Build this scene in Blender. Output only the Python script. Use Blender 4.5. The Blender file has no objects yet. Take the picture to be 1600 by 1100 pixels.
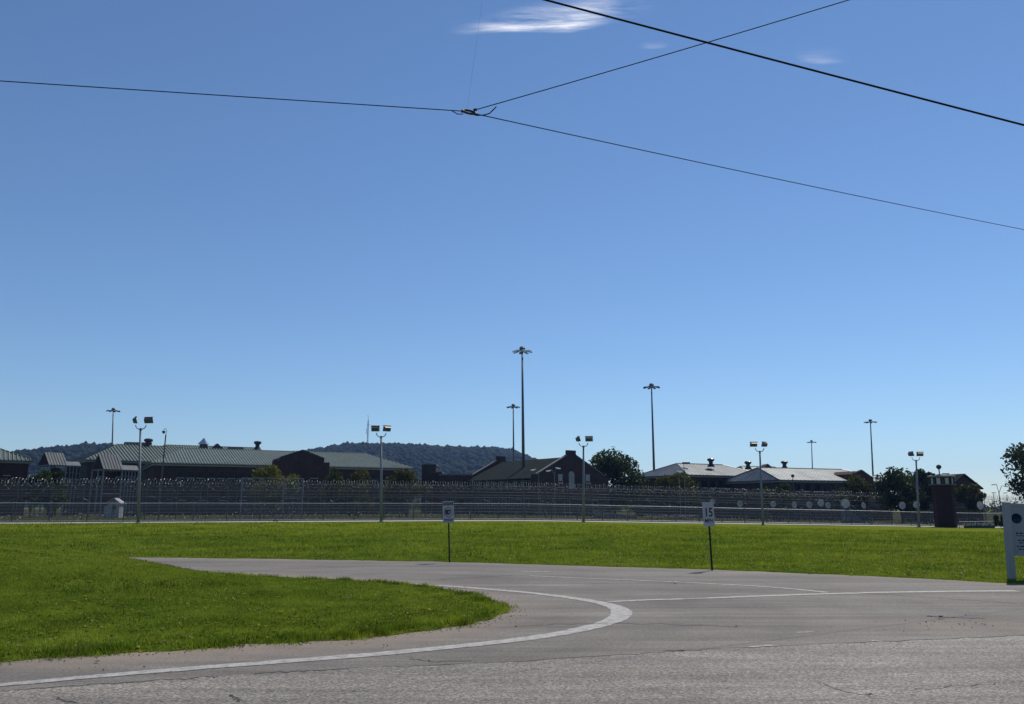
import bpy, math, random
import numpy as np
from mathutils import Vector, Matrix

random.seed(7)
rng = np.random.default_rng(7)
SC = bpy.context.scene
COL = SC.collection
R = math.radians

# ------------------------------------------------------------------ camera, sky, sun, exposure
CAM_H = 1.6
F = 1280.0
TH = math.atan(240.0 / F)
cam_d = bpy.data.cameras.new('camera')
cam = bpy.data.objects.new('camera', cam_d)
COL.objects.link(cam)
cam.location = (0, 0, CAM_H)
cam.rotation_euler = (math.pi / 2 + TH, 0, 0)
cam_d.sensor_width = 36.0
cam_d.lens = F / 1600 * 36.0
cam_d.clip_start = 0.1
cam_d.clip_end = 40000
SC.camera = cam

SUN_EL, SUN_AZ = 55.0, 34.0          # azimuth clockwise from the view direction (+Y)
world = bpy.data.worlds.new('World')
SC.world = world
world.use_nodes = True
wn = world.node_tree
bg = wn.nodes['Background']
sky = wn.nodes.new('ShaderNodeTexSky')
sky.sky_type = 'NISHITA'
sky.sun_disc = False
sky.sun_elevation = R(SUN_EL)
sky.sun_rotation = R(SUN_AZ)
sky.altitude = 200
sky.air_density = 1.0
sky.dust_density = 0.0
sky.ozone_density = 5.0
tint = wn.nodes.new('ShaderNodeMix')
tint.data_type = 'RGBA'
tint.blend_type = 'MULTIPLY'
tint.inputs['Factor'].default_value = 1.0
tint.inputs[7].default_value = (.91, .99, 1.06, 1)
wn.links.new(sky.outputs[0], tint.inputs[6])
wn.links.new(tint.outputs[2], bg.inputs[0])
bg.inputs[1].default_value = 0.099

sun_d = bpy.data.lights.new('sun', 'SUN')
sun_d.energy = 4.2
sun_d.angle = R(0.53)
sun_d.color = (1.0, 0.92, 0.80)
sun = bpy.data.objects.new('sun', sun_d)
COL.objects.link(sun)
sdir = Vector((math.sin(R(SUN_AZ)) * math.cos(R(SUN_EL)), math.cos(R(SUN_AZ)) * math.cos(R(SUN_EL)), math.sin(R(SUN_EL))))
sun.rotation_euler = sdir.to_track_quat('Z', 'Y').to_euler()
sun.location = (60, 60, 120)

SC.view_settings.view_transform = 'Standard'
SC.view_settings.look = 'None'
SC.view_settings.exposure = 0.0
SC.view_settings.gamma = 1.0
SC.view_settings.use_curve_mapping = False
SC.render.engine = 'CYCLES'
SC.cycles.use_denoising = True
SC.cycles.max_bounces = 6
SC.cycles.diffuse_bounces = 2
SC.cycles.glossy_bounces = 2
SC.cycles.transparent_max_bounces = 24
SC.cycles.volume_bounces = 0
SC.cycles.caustics_reflective = False
SC.cycles.caustics_refractive = False

# ------------------------------------------------------------------ pixel helpers (photo pixels, 1600 x 1100)
def ray(px, py):
    u = (px - 800) / F
    v = (550 - py) / F
    return (u, math.cos(TH) - v * math.sin(TH), math.sin(TH) + v * math.cos(TH))

def W(px, py, d):
    x, y, z = ray(px, py)
    return Vector((x * d / y, d, CAM_H + z * d / y))

def G(px, py, z=0.0):
    x, y, zz = ray(px, py)
    t = (z - CAM_H) / zz
    return Vector((x * t, y * t, z))

def X(px, d):                 # lateral position of a pixel column near the horizon at depth d
    return (px - 800) / 1302.3 * d

def Z(py, d):
    return W(800, py, d).z

# ------------------------------------------------------------------ terrain
def sstep(a, b, x):
    t = np.clip((x - a) / (b - a), 0, 1)
    return t * t * (3 - 2 * t)

def seg_dist(px, py, poly, closed=True):
    n = len(poly)
    best = np.full(px.shape, 1e9)
    m = n if closed else n - 1
    for i in range(m):
        ax, ay = poly[i]
        bx, by = poly[(i + 1) % n]
        dx, dy = bx - ax, by - ay
        t = np.clip(((px - ax) * dx + (py - ay) * dy) / (dx * dx + dy * dy + 1e-9), 0, 1)
        best = np.minimum(best, np.hypot(px - ax - t * dx, py - ay - t * dy))
    return best

def inside(px, py, poly):
    r = np.zeros(px.shape, bool)
    n = len(poly)
    for i in range(n):
        ax, ay = poly[i]
        bx, by = poly[(i + 1) % n]
        c = ((ay > py) != (by > py)) & (px < (bx - ax) * (py - ay) / (by - ay + 1e-12) + ax)
        r ^= c
    return r

def sdist(px, py, poly):
    d = seg_dist(px, py, poly)
    return np.where(inside(px, py, poly), d, -d)

def chaikin(pts, k=2):
    for _ in range(k):
        q = [pts[0]]
        for a, b in zip(pts[:-1], pts[1:]):
            q.append((a[0] * .75 + b[0] * .25, a[1] * .75 + b[1] * .25))
            q.append((a[0] * .25 + b[0] * .75, a[1] * .25 + b[1] * .75))
        q.append(pts[-1])
        pts = q
    return pts

def gxy(l):
    return [(G(a, b).x, G(a, b).y) for a, b in l]

front = gxy([(0, 1034), (200, 1020), (400, 1008), (560, 998), (680, 985), (740, 975), (785, 964), (797, 953), (778, 940), (735, 927),
             (640, 913), (560, 908), (450, 903), (370, 898)])
ISLAND = chaikin([(-60, -17), (-12, 5.4)] + front + [(-9, 20.6), (-14, 21.2), (-30, 22.3), (-60, 24.5)], 2)
far_edge = gxy([(215, 871), (400, 873), (700, 878), (900, 884), (1110, 890), (1300, 898), (1440, 904), (1600, 913)])
FAR = [(-3500, 40), (-60, 28.6), (-25, 26.4)] + far_edge + [(11.8, 15.6), (14, 14.9), (18, 15.2), (30, 18.5), (60, 30), (3500, 900)]
FIELD = FAR + [(3500, 6000), (-3500, 6000)]

def noise2(x, y):
    return (np.sin(x * .9 + 1.3 * np.sin(y * .53)) * .5 + np.sin(y * 1.27 + 1.1 * np.sin(x * .71 + 1)) * .3 + np.sin(x * 2.3 + y * 1.9) * .2)

def Hfar(x, y):
    fall = 0.10 - 0.02 * np.clip(np.log1p(np.exp(np.clip(x * .5, -30, 30))) / .5, 0, 75)
    return sstep(26, 74, y) * fall

L0X, L0Y = -12, 75
def ground_z(x, y):
    x = np.asarray(x, float); y = np.asarray(y, float)
    rag = .08 * noise2(x * 3.1, y * 3.7) + .05 * noise2(x * 9, y * 11 + 2)
    si = sdist(x, y, ISLAND) + rag * 1.3
    sf = sdist(x, y, FIELD) + rag
    s = np.maximum(si, sf)
    z = np.clip(s * .4, -.15, .03)
    A = np.interp(-x, [3.0, 4.5, 6, 7.8, 9.3, 12, 60], [0, .02, .11, .36, .57, .80, .95])
    prof = sstep(11.6, 17, y) * (1 - sstep(18.6, 21.6, y))
    z = z + A * prof * sstep(0, 2.0, si)
    grow = sstep(.2, 2.5, s)
    z = z + grow * .022 * noise2(x, y) + sstep(1, 6, sf) * (1 - sstep(45, 70, y)) * .05 * noise2(x * .35 + 4, y * .4)
    off = (x - L0X) * -.309 + (y - L0Y) * .951
    z = z - .5 * sstep(7.4, 13, off)
    return z + np.where(s > 0, Hfar(x, y), 0), s

def H(x, y):
    off = (x - L0X) * -.309 + (y - L0Y) * .951
    if off > 2:
        return float(Hfar(np.array([x]), np.array([y]))[0]) + .05
    return float(ground_z(np.array([x]), np.array([y]))[0][0])

# ------------------------------------------------------------------ materials
def new_mat(name):
    m = bpy.data.materials.new(name)
    m.use_nodes = True
    nt = m.node_tree
    return m, nt, nt.nodes['Principled BSDF']

def nmat(name, c1, c2=None, scale=3.0, rough=.7, metal=0.0, bump=0.0, bscale=None, stretch=(1, 1, 1), spec=.5, detail=4):
    m, nt, b = new_mat(name)
    b.inputs['Roughness'].default_value = rough
    b.inputs['Metallic'].default_value = metal
    b.inputs['Specular IOR Level'].default_value = spec
    if c2 is None:
        c2 = tuple(v * .75 for v in c1)
    tc = nt.nodes.new('ShaderNodeTexCoord')
    mp = nt.nodes.new('ShaderNodeMapping')
    mp.inputs['Scale'].default_value = stretch
    nt.links.new(tc.outputs['Object'], mp.inputs[0])
    n = nt.nodes.new('ShaderNodeTexNoise')
    n.inputs['Scale'].default_value = scale
    n.inputs['Detail'].default_value = detail
    nt.links.new(mp.outputs[0], n.inputs['Vector'])
    r = nt.nodes.new('ShaderNodeValToRGB')
    r.color_ramp.elements[0].position = .3
    r.color_ramp.elements[1].position = .7
    r.color_ramp.elements[0].color = (*c2, 1)
    r.color_ramp.elements[1].color = (*c1, 1)
    nt.links.new(n.outputs[0], r.inputs[0])
    nt.links.new(r.outputs[0], b.inputs['Base Color'])
    if bump:
        n2 = nt.nodes.new('ShaderNodeTexNoise')
        n2.inputs['Scale'].default_value = bscale or scale * 3
        nt.links.new(mp.outputs[0], n2.inputs['Vector'])
        bp = nt.nodes.new('ShaderNodeBump')
        bp.inputs['Strength'].default_value = bump
        bp.inputs['Distance'].default_value = .02
        nt.links.new(n2.outputs[0], bp.inputs['Height'])
        nt.links.new(bp.outputs[0], b.inputs['Normal'])
    return m

def noise_node(nt, vec, scale, detail=3, rough=.5):
    n = nt.nodes.new('ShaderNodeTexNoise')
    n.inputs['Scale'].default_value = scale
    n.inputs['Detail'].default_value = detail
    n.inputs['Roughness'].default_value = rough
    nt.links.new(vec, n.inputs['Vector'])
    return n.outputs[0]

def ramp(nt, val, p0, c0, p1, c1):
    r = nt.nodes.new('ShaderNodeValToRGB')
    r.color_ramp.elements[0].position = p0
    r.color_ramp.elements[1].position = p1
    r.color_ramp.elements[0].color = (*c0, 1) if len(c0) == 3 else c0
    r.color_ramp.elements[1].color = (*c1, 1) if len(c1) == 3 else c1
    nt.links.new(val, r.inputs[0])
    return r.outputs[0]

def mixc(nt, fac, a, b, mode='MIX'):
    m = nt.nodes.new('ShaderNodeMix')
    m.data_type = 'RGBA'
    m.blend_type = mode
    for sock, v in ((m.inputs['Factor'], fac), (m.inputs[6], a), (m.inputs[7], b)):
        if hasattr(v, 'is_linked'):
            nt.links.new(v, sock)
        elif isinstance(v, (int, float)):
            sock.default_value = v
        else:
            sock.default_value = (*v, 1)
    return m.outputs[2]

def mapping(nt, scale, rot=(0, 0, 0)):
    tc = nt.nodes.new('ShaderNodeTexCoord')
    mp = nt.nodes.new('ShaderNodeMapping')
    mp.inputs['Scale'].default_value = scale
    mp.inputs['Rotation'].default_value = rot
    nt.links.new(tc.outputs['Object'], mp.inputs[0])
    return mp.outputs[0]

def asphalt(name, dark, light, speck, dust_attr=False, ang=.3, vsc=70):
    m, nt, b = new_mat(name)
    v = mapping(nt, (1, 1, 1))
    vs = mapping(nt, (.18, 2.2, 1), (0, 0, -ang))
    base = ramp(nt, noise_node(nt, v, .45, 6, .6), .32, dark, .68, light)
    streak = ramp(nt, noise_node(nt, vs, 1.6, 6, .65), .35, (.74, .74, .74), .65, (1.12, 1.11, 1.10))
    c = mixc(nt, 1.0, base, streak, 'MULTIPLY')
    vor = nt.nodes.new('ShaderNodeTexVoronoi')
    vor.inputs['Scale'].default_value = vsc
    nt.links.new(v, vor.inputs['Vector'])
    sep = nt.nodes.new('ShaderNodeSeparateColor')
    nt.links.new(vor.outputs['Color'], sep.inputs[0])
    sp = ramp(nt, sep.outputs[0], .0, (1 - speck,) * 3, 1.0, (1 + speck,) * 3)
    c = mixc(nt, 1.0, c, sp, 'MULTIPLY')
    fine = ramp(nt, noise_node(nt, v, 28, 3, .7), .3, (1 - speck * .6,) * 3, .7, (1 + speck * .6,) * 3)
    c = mixc(nt, 1.0, c, fine, 'MULTIPLY')
    stain = ramp(nt, noise_node(nt, vs, .7, 8, .7), .60, (1, 1, 1), .74, (.72, .70, .68))
    c = mixc(nt, .9, c, stain, 'MULTIPLY')
    blot = ramp(nt, noise_node(nt, v, .9, 7, .7), .60, (1, 1, 1), .70, (.80, .79, .78))
    c = mixc(nt, 1.0, c, blot, 'MULTIPLY')
    lane = ramp(nt, noise_node(nt, mapping(nt, (.05, .75, 1), (0, 0, -ang)), 1.0, 3, .5), .38, (.86, .86, .86), .62, (1.10, 1.10, 1.10))
    c = mixc(nt, 1.0, c, lane, 'MULTIPLY')
    if dust_attr:
        a2 = nt.nodes.new('ShaderNodeAttribute')
        a2.attribute_name = 'tyre'
        m2 = nt.nodes.new('ShaderNodeMath')
        m2.operation = 'MULTIPLY'
        nt.links.new(a2.outputs['Fac'], m2.inputs[0])
        nt.links.new(ramp(nt, noise_node(nt, vs, .9, 5, .7), .35, (.1,) * 3, .65, (.75,) * 3), m2.inputs[1])
        c = mixc(nt, m2.outputs[0], c, mixc(nt, 1.0, c, (.74, .74, .75), 'MULTIPLY'))
        at = nt.nodes.new('ShaderNodeAttribute')
        at.attribute_name = 'dust'
        mu = nt.nodes.new('ShaderNodeMath')
        mu.operation = 'MULTIPLY'
        nt.links.new(at.outputs['Fac'], mu.inputs[0])
        nt.links.new(ramp(nt, noise_node(nt, v, 2.0, 6, .65), .25, (.35,) * 3, .6, (1,) * 3), mu.inputs[1])
        c = mixc(nt, mu.outputs[0], c, mixc(nt, 1.0, (.245, .195, .150), fine, 'MULTIPLY'))
    nt.links.new(c, b.inputs['Base Color'])
    b.inputs['Roughness'].default_value = .82
    b.inputs['Specular IOR Level'].default_value = .35
    bp = nt.nodes.new('ShaderNodeBump')
    bp.inputs['Strength'].default_value = .5
    bp.inputs['Distance'].default_value = .006
    nt.links.new(sep.outputs[0], bp.inputs['Height'])
    nt.links.new(bp.outputs[0], b.inputs['Normal'])
    return m

def leafmat(name, c_dark, c_light, trans=.35, nscale=1.2, rough=.5, spec=.06, dry=None):
    m, nt, b = new_mat(name)
    v = mapping(nt, (1, 1, 1))
    c = ramp(nt, noise_node(nt, v, nscale, 3), .35, c_dark, .65, c_light)
    at = nt.nodes.new('ShaderNodeAttribute')
    at.attribute_name = 'tone'
    c = mixc(nt, 1.0, c, ramp(nt, at.outputs['Fac'], 0.0, (.42, .48, .42), 1.0, (1.75, 1.65, 1.6)), 'MULTIPLY')
    if dry:
        f = ramp(nt, noise_node(nt, v, .9, 7, .75), .58, (0, 0, 0), .74, (.55,) * 3)
        c = mixc(nt, f, c, dry)
    nt.links.new(c, b.inputs['Base Color'])
    b.inputs['Roughness'].default_value = rough
    b.inputs['Specular IOR Level'].default_value = spec
    tr = nt.nodes.new('ShaderNodeBsdfTranslucent')
    nt.links.new(mixc(nt, 1.0, c, (1.3, 1.25, .5), 'MULTIPLY'), tr.inputs[0])
    mx = nt.nodes.new('ShaderNodeMixShader')
    mx.inputs[0].default_value = trans
    nt.links.new(b.outputs[0], mx.inputs[1])
    nt.links.new(tr.outputs[0], mx.inputs[2])
    nt.links.new(mx.outputs[0], nt.nodes['Material Output'].inputs[0])
    return m

def ground_mat():
    m, nt, b = new_mat('grass_ground')
    v = mapping(nt, (1, 1, 1))
    big = ramp(nt, noise_node(nt, v, .12, 4, .6), .35, (.066, .106, .013), .68, (.120, .160, .022))
    mid = ramp(nt, noise_node(nt, v, 1.6, 6, .7), .3, (.70, .72, .7), .7, (1.22, 1.2, 1.15))
    fine = ramp(nt, noise_node(nt, v, 14, 5, .8), .3, (.6, .62, .6), .7, (1.35, 1.32, 1.2))
    c = mixc(nt, 1.0, mixc(nt, 1.0, big, mid, 'MULTIPLY'), fine, 'MULTIPLY')
    geo = nt.nodes.new('ShaderNodeNewGeometry')
    sx = nt.nodes.new('ShaderNodeSeparateXYZ')
    nt.links.new(geo.outputs['Position'], sx.inputs[0])
    mr = nt.nodes.new('ShaderNodeMapRange')
    mr.inputs[1].default_value = 44; mr.inputs[2].default_value = 58; mr.inputs[3].default_value = 0; mr.inputs[4].default_value = .8
    nt.links.new(sx.outputs[1], mr.inputs[0])
    c = mixc(nt, mr.outputs[0], c, mixc(nt, 1.0, (.150, .185, .018), mid, 'MULTIPLY'))
    dry = ramp(nt, noise_node(nt, v, .5, 6, .75), .6, (0, 0, 0), .78, (.5, .5, .5))
    c = mixc(nt, dry, c, (.105, .095, .035))
    nt.links.new(c, b.inputs['Base Color'])
    b.inputs['Roughness'].default_value = .9
    b.inputs['Specular IOR Level'].default_value = .0
    bp = nt.nodes.new('ShaderNodeBump')
    bp.inputs['Strength'].default_value = .9
    bp.inputs['Distance'].default_value = .08
    nt.links.new(noise_node(nt, v, 9, 5, .8), bp.inputs['Height'])
    nt.links.new(bp.outputs[0], b.inputs['Normal'])
    return m

def brickmat(name, c1, c2):
    m, nt, b = new_mat(name)
    v = mapping(nt, (1, 1, 1))
    c = ramp(nt, noise_node(nt, v, .8, 6, .6), .3, c2, .7, c1)
    f = ramp(nt, noise_node(nt, mapping(nt, (4, 4, 13)), 1.0, 2), .35, (.75, .75, .75), .65, (1.2, 1.15, 1.15))
    nt.links.new(mixc(nt, 1.0, c, f, 'MULTIPLY'), b.inputs['Base Color'])
    b.inputs['Roughness'].default_value = .9
    b.inputs['Specular IOR Level'].default_value = .15
    return m

def linkmat(name, cover, col):
    m, nt, b = new_mat(name)
    b.inputs['Base Color'].default_value = (*col, 1)
    b.inputs['Roughness'].default_value = .55
    b.inputs['Metallic'].default_value = .3
    tr = nt.nodes.new('ShaderNodeBsdfTransparent')
    mx = nt.nodes.new('ShaderNodeMixShader')
    f = ramp(nt, noise_node(nt, mapping(nt, (.12, .12, 5)), 1.0, 4, .6), .3, (cover * .55,) * 3, .7, (cover * 1.5,) * 3)
    nt.links.new(f, mx.inputs[0])
    nt.links.new(tr.outputs[0], mx.inputs[1])
    nt.links.new(b.outputs[0], mx.inputs[2])
    nt.links.new(mx.outputs[0], nt.nodes['Material Output'].inputs[0])
    return m

M = {}
M['ground'] = ground_mat()
M['drive'] = asphalt('driveway_asphalt', (.134, .122, .106), (.186, .172, .150), .30, True)
M['main'] = asphalt('road_asphalt', (.168, .155, .136), (.228, .212, .187), .55, False, .3, 62)
M['grass_a'] = leafmat('grass_blade', (.050, .092, .014), (.150, .205, .034), .5, .8, .7, .0, (.22, .20, .08))
M['grass_b'] = leafmat('field_grass_blade', (.056, .104, .013), (.165, .215, .032), .5, .4, .7, .0, (.22, .21, .08))
M['weed'] = leafmat('broad_weed', (.10, .13, .02), (.18, .20, .05), .45, 1.5, .5)
M['leaf'] = leafmat('tree_leaf', (.020, .034, .009), (.045, .062, .018), .3, .35)
M['leaf_y'] = leafmat('yellow_green_leaf', (.065, .075, .016), (.115, .12, .032), .45, .5)
M['leaf_d'] = leafmat('dull_leaf', (.034, .042, .014), (.066, .068, .024), .35, .5)
M['bark'] = nmat('bark', (.09, .07, .055), scale=6, rough=.95)
M['brick'] = brickmat('brown_brick', (.070, .044, .037), (.048, .032, .028))
M['brick_r'] = brickmat('red_brick', (.085, .050, .044), (.058, .036, .033))
M['brick_t'] = brickmat('tower_brick', (.036, .018, .018), (.024, .014, .014))
M['roof_g'] = nmat('green_metal_roof', (.105, .130, .104), (.080, .100, .080), .5, rough=.5, metal=.1, spec=.4)
M['rib_g'] = nmat('roof_rib_metal', (.40, .45, .38), (.31, .36, .30), .5, rough=.4, metal=.2)  # ribs paler than the roof sheet; their sunlit stripes sit in the colour
M['roof_w'] = nmat('weathered_metal_roof', (.175, .19, .185), (.085, .095, .095), .35, rough=.42, metal=.5, stretch=(1, 1, 1), detail=6)
M['roof_s'] = nmat('dark_shingle_roof', (.021, .028, .025), (.015, .020, .019), .6, rough=1.0, spec=.05)
M['roof_p'] = nmat('pale_porch_roof', (.135, .15, .16), (.095, .105, .115), 1.2, rough=.7, metal=.1, spec=.2)
M['fascia'] = nmat('grey_fascia', (.30, .31, .29), rough=.7)
M['sill'] = nmat('stone_sill', (.36, .36, .35), (.28, .28, .27), 2, rough=.9)
M['white'] = nmat('white_paint', (.36, .36, .36), (.27, .27, .27), 2, rough=.6)
M['porch'] = nmat('porch_frame_paint', (.24, .24, .24), (.17, .17, .17), 2, rough=.7, spec=.2)
M['glass'] = nmat('dark_glass', (.012, .013, .015), (.008, .009, .01), 1, rough=.2, spec=.12)
M['galv'] = nmat('galvanised_steel', (.205, .22, .245), (.15, .16, .18), 3, rough=.6, metal=.25, spec=.3)
M['post'] = nmat('fence_post_steel', (.10, .105, .105), (.065, .07, .07), 3, rough=.5, metal=.6)
M['rail'] = nmat('fence_rail_steel', (.62, .63, .64), (.45, .46, .47), 2, rough=.35, metal=.8)
M['razor'] = nmat('razor_wire_steel', (.30, .30, .295), (.16, .16, .16), 5, rough=.65, metal=.2)
M['razor_glint'] = nmat('razor_wire_glint', (.55, .55, .54), (.40, .40, .40), 5, rough=.5, metal=.4)  # paler copy of the razor wire steel, sun glints put into its colour
M['mast'] = nmat('mast_steel', (.10, .105, .11), (.075, .08, .085), 1, rough=.55, metal=.5)
M['lamp'] = nmat('lamp_housing', (.075, .085, .080), (.055, .06, .06), 3, rough=.45, metal=.3)
M['lens'] = nmat('lamp_lens', (.20, .21, .21), (.15, .16, .16), 3, rough=.7, spec=.1)
M['silver'] = nmat('silver_lamp', (.7, .71, .72), (.6, .6, .6), 3, rough=.3, metal=.85)
M['black'] = nmat('black_metal', (.018, .018, .020), (.012, .012, .013), 4, rough=.6)
M['wire'] = nmat('black_cable', (.006, .006, .009), (.004, .004, .006), 4, rough=.9, spec=.1)
M['vent'] = nmat('dark_vent_metal', (.030, .036, .034), (.02, .024, .023), 3, rough=.35, metal=.5)
M['paint'] = None
M['sign_w'] = nmat('sign_white', (.40, .40, .42), (.35, .35, .37), 6, rough=.5, spec=.3)
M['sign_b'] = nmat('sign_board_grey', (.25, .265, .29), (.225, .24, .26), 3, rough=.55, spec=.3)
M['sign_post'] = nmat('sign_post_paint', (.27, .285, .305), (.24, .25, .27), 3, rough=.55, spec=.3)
M['print_k'] = nmat('black_print', (.012, .012, .013), (.01, .01, .01), 3, rough=.5)
M['print_n'] = nmat('navy_print', (.010, .018, .045), (.008, .014, .036), 3, rough=.95, spec=.05)
M['print_g'] = nmat('blue_grey_print', (.030, .048, .075), (.024, .038, .06), 3, rough=.95, spec=.05)
M['green_post'] = nmat('green_sign_post', (.022, .030, .022), (.015, .02, .016), 5, rough=.5, metal=.4)
M['gravel'] = nmat('pale_track_gravel', (.42, .40, .35), (.30, .285, .25), 1.2, rough=.95)
M['yard'] = nmat('dry_yard_ground', (.060, .062, .030), (.036, .039, .020), .35, rough=1.0, bump=.4, spec=.0)
M['yard_path'] = nmat('worn_path_dirt', (.13, .125, .10), (.08, .078, .06), .8, rough=1.0, spec=.0)
M['concrete'] = nmat('grey_concrete', (.17, .17, .165), (.12, .12, .118), 1, rough=.9)
M['dish'] = nmat('dish_white', (.40, .40, .40), (.27, .27, .27), 3, rough=.7)
M['link_a'] = linkmat('chain_link', .12, (.24, .215, .19))
M['link_b'] = linkmat('chain_link_low', .08, (.26, .26, .26))
M['crack'] = nmat('crack_tar', (.085, .078, .072), (.035, .033, .031), 20, rough=.95)
M['hill'] = nmat('hill_ground', (.014, .020, .009), (.010, .014, .007), .02, rough=.95, spec=.05)
M['woods'] = nmat('hill_trees', (.022, .030, .013), (.011, .016, .008), .02, rough=.95, spec=.05)
M['glint'] = leafmat('clover_glint', (.34, .37, .17), (.50, .52, .27), .55, 20, .9, .0)
M['grit'] = nmat('grit', (.20, .16, .12), (.10, .08, .06), 40, rough=.95)
M['stone'] = nmat('pebble', (.10, .08, .065), (.05, .042, .036), 30, rough=.9)

def paint_mat(name='road_paint', p0=.42, p1=.64):
    m, nt, b = new_mat(name)
    v = mapping(nt, (1, 1, 1))
    f = ramp(nt, noise_node(nt, v, 9, 8, .75), p0, (0, 0, 0), p1, (.9, .9, .9))
    c = mixc(nt, f, (.42, .405, .375), (.17, .16, .15))
    f2 = ramp(nt, noise_node(nt, v, 60, 3, .7), .35, (.72,) * 3, .65, (1.08,) * 3)
    nt.links.new(mixc(nt, 1.0, c, f2, 'MULTIPLY'), b.inputs['Base Color'])
    b.inputs['Roughness'].default_value = .7
    return m
M['paint'] = paint_mat()
M['paint_worn'] = paint_mat('worn_road_paint', .30, .52)

# ------------------------------------------------------------------ mesh builder
class MB:
    def __init__(self):
        self.v, self.f = [], []

    def add(self, vs, fs):
        o = len(self.v)
        self.v += [tuple(p) for p in vs]
        self.f += [tuple(i + o for i in f) for f in fs]
        return self

    def box(self, c, s, rot=None):
        cx, cy, cz = c
        vs = []
        for sx in (-1, 1):
            for sy in (-1, 1):
                for sz in (-1, 1):
                    p = Vector((sx * s[0] / 2, sy * s[1] / 2, sz * s[2] / 2))
                    if rot is not None:
                        p = rot @ p
                    vs.append((cx + p.x, cy + p.y, cz + p.z))
        return self.add(vs, [(0, 1, 3, 2), (4, 6, 7, 5), (0, 4, 5, 1), (2, 3, 7, 6), (0, 2, 6, 4), (1, 5, 7, 3)])

    def tube(self, pts, r, n=8, cap=True):
        pts = [Vector(p) for p in pts]
        rs = r if isinstance(r, (list, tuple)) else [r] * len(pts)
        vs, fs = [], []
        ref = None
        for i, p in enumerate(pts):
            a = pts[max(i - 1, 0)]
            b = pts[min(i + 1, len(pts) - 1)]
            t = (b - a).normalized()
            if ref is None:
                ref = Vector((1, 0, 0)) if abs(t.x) < .9 else Vector((0, 1, 0))
            ref = (ref - t * ref.dot(t)).normalized()
            q = t.cross(ref)
            for k in range(n):
                an = 2 * math.pi * k / n
                vs.append(p + (ref * math.cos(an) + q * math.sin(an)) * rs[i])
        for i in range(len(pts) - 1):
            for k in range(n):
                k2 = (k + 1) % n
                fs.append((i * n + k, i * n + k2, (i + 1) * n + k2, (i + 1) * n + k))
        if cap:
            fs.append(tuple(range(n - 1, -1, -1)))
            fs.append(tuple((len(pts) - 1) * n + k for k in range(n)))
        return self.add(vs, fs)

    def lathe(self, prof, c=(0, 0, 0), n=12):
        vs, fs = [], []
        for (r, z) in prof:
            for k in range(n):
                a = 2 * math.pi * k / n
                vs.append((c[0] + r * math.cos(a), c[1] + r * math.sin(a), c[2] + z))
        for i in range(len(prof) - 1):
            for k in range(n):
                k2 = (k + 1) % n
                fs.append((i * n + k, i * n + k2, (i + 1) * n + k2, (i + 1) * n + k))
        fs.append(tuple(range(n - 1, -1, -1)))
        fs.append(tuple((len(prof) - 1) * n + k for k in range(n)))
        return self.add(vs, fs)

    def prism(self, poly, d):          # polygon (3D points) pushed along vector d
        n = len(poly)
        d = Vector(d)
        a = [Vector(p) for p in poly]
        vs = a + [p + d for p in a]
        fs = [tuple(range(n - 1, -1, -1)), tuple(range(n, 2 * n))]
        for i in range(n):
            j = (i + 1) % n
            fs.append((i, j, n + j, n + i))
        return self.add(vs, fs)

    def mesh(self, name, mat, org=(0, 0, 0), smooth=False):
        me = bpy.data.meshes.new(name)
        me.from_pydata([(p[0] - org[0], p[1] - org[1], p[2] - org[2]) for p in self.v], [], self.f)
        me.materials.append(mat)
        import bmesh
        bm = bmesh.new()
        bm.from_mesh(me)
        bmesh.ops.recalc_face_normals(bm, faces=bm.faces)
        bm.to_mesh(me)
        bm.free()
        if smooth:
            me.polygons.foreach_set('use_smooth', [True] * len(me.polygons))
        return me

    def build(self, name, mat, parent=None, smooth=False):
        org = world_org(parent)
        me = self.mesh(name, mat, org, smooth)
        return link(name, me, parent)

def world_org(p):
    o = Vector((0, 0, 0))
    while p is not None:
        o = o + p.location
        p = p.parent
    return o

def link(name, data, parent=None, loc=(0, 0, 0)):
    o = bpy.data.objects.new(name, data)
    COL.objects.link(o)
    o.parent = parent
    o.location = loc
    return o

def tag(o, label=None, cat=None, group=None, kind=None):
    if label: o['label'] = label
    if cat: o['category'] = cat
    if group: o['group'] = group
    if kind: o['kind'] = kind
    return o

def thing(name, label, cat, loc, group=None):
    o = bpy.data.objects.new(name, None)
    COL.objects.link(o)
    o.location = loc
    o.empty_display_size = .3
    return tag(o, label, cat, group)

def copy_tree(o, parent=None):
    c = o.copy()
    COL.objects.link(c)
    c.parent = parent
    for ch in list(o.children):
        copy_tree(ch, c)
    return c

def tri_mesh(name, verts, tris, mat, attrs=None, org=(0, 0, 0)):
    me = bpy.data.meshes.new(name)
    verts = np.asarray(verts, np.float32) - np.asarray(org, np.float32)
    tris = np.asarray(tris, np.int32)
    k = tris.shape[1]
    me.vertices.add(len(verts))
    me.vertices.foreach_set('co', verts.ravel())
    me.loops.add(tris.size)
    me.loops.foreach_set('vertex_index', tris.ravel())
    me.polygons.add(len(tris))
    me.polygons.foreach_set('loop_start', np.arange(0, tris.size, k, dtype=np.int32))
    me.polygons.foreach_set('loop_total', np.full(len(tris), k, np.int32))
    for nm, arr in (attrs or {}).items():
        a = me.attributes.new(nm, 'FLOAT', 'POINT')
        a.data.foreach_set('value', np.asarray(arr, np.float32))
    me.materials.append(mat)
    me.update(calc_edges=True)
    me.validate()
    return me

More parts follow.
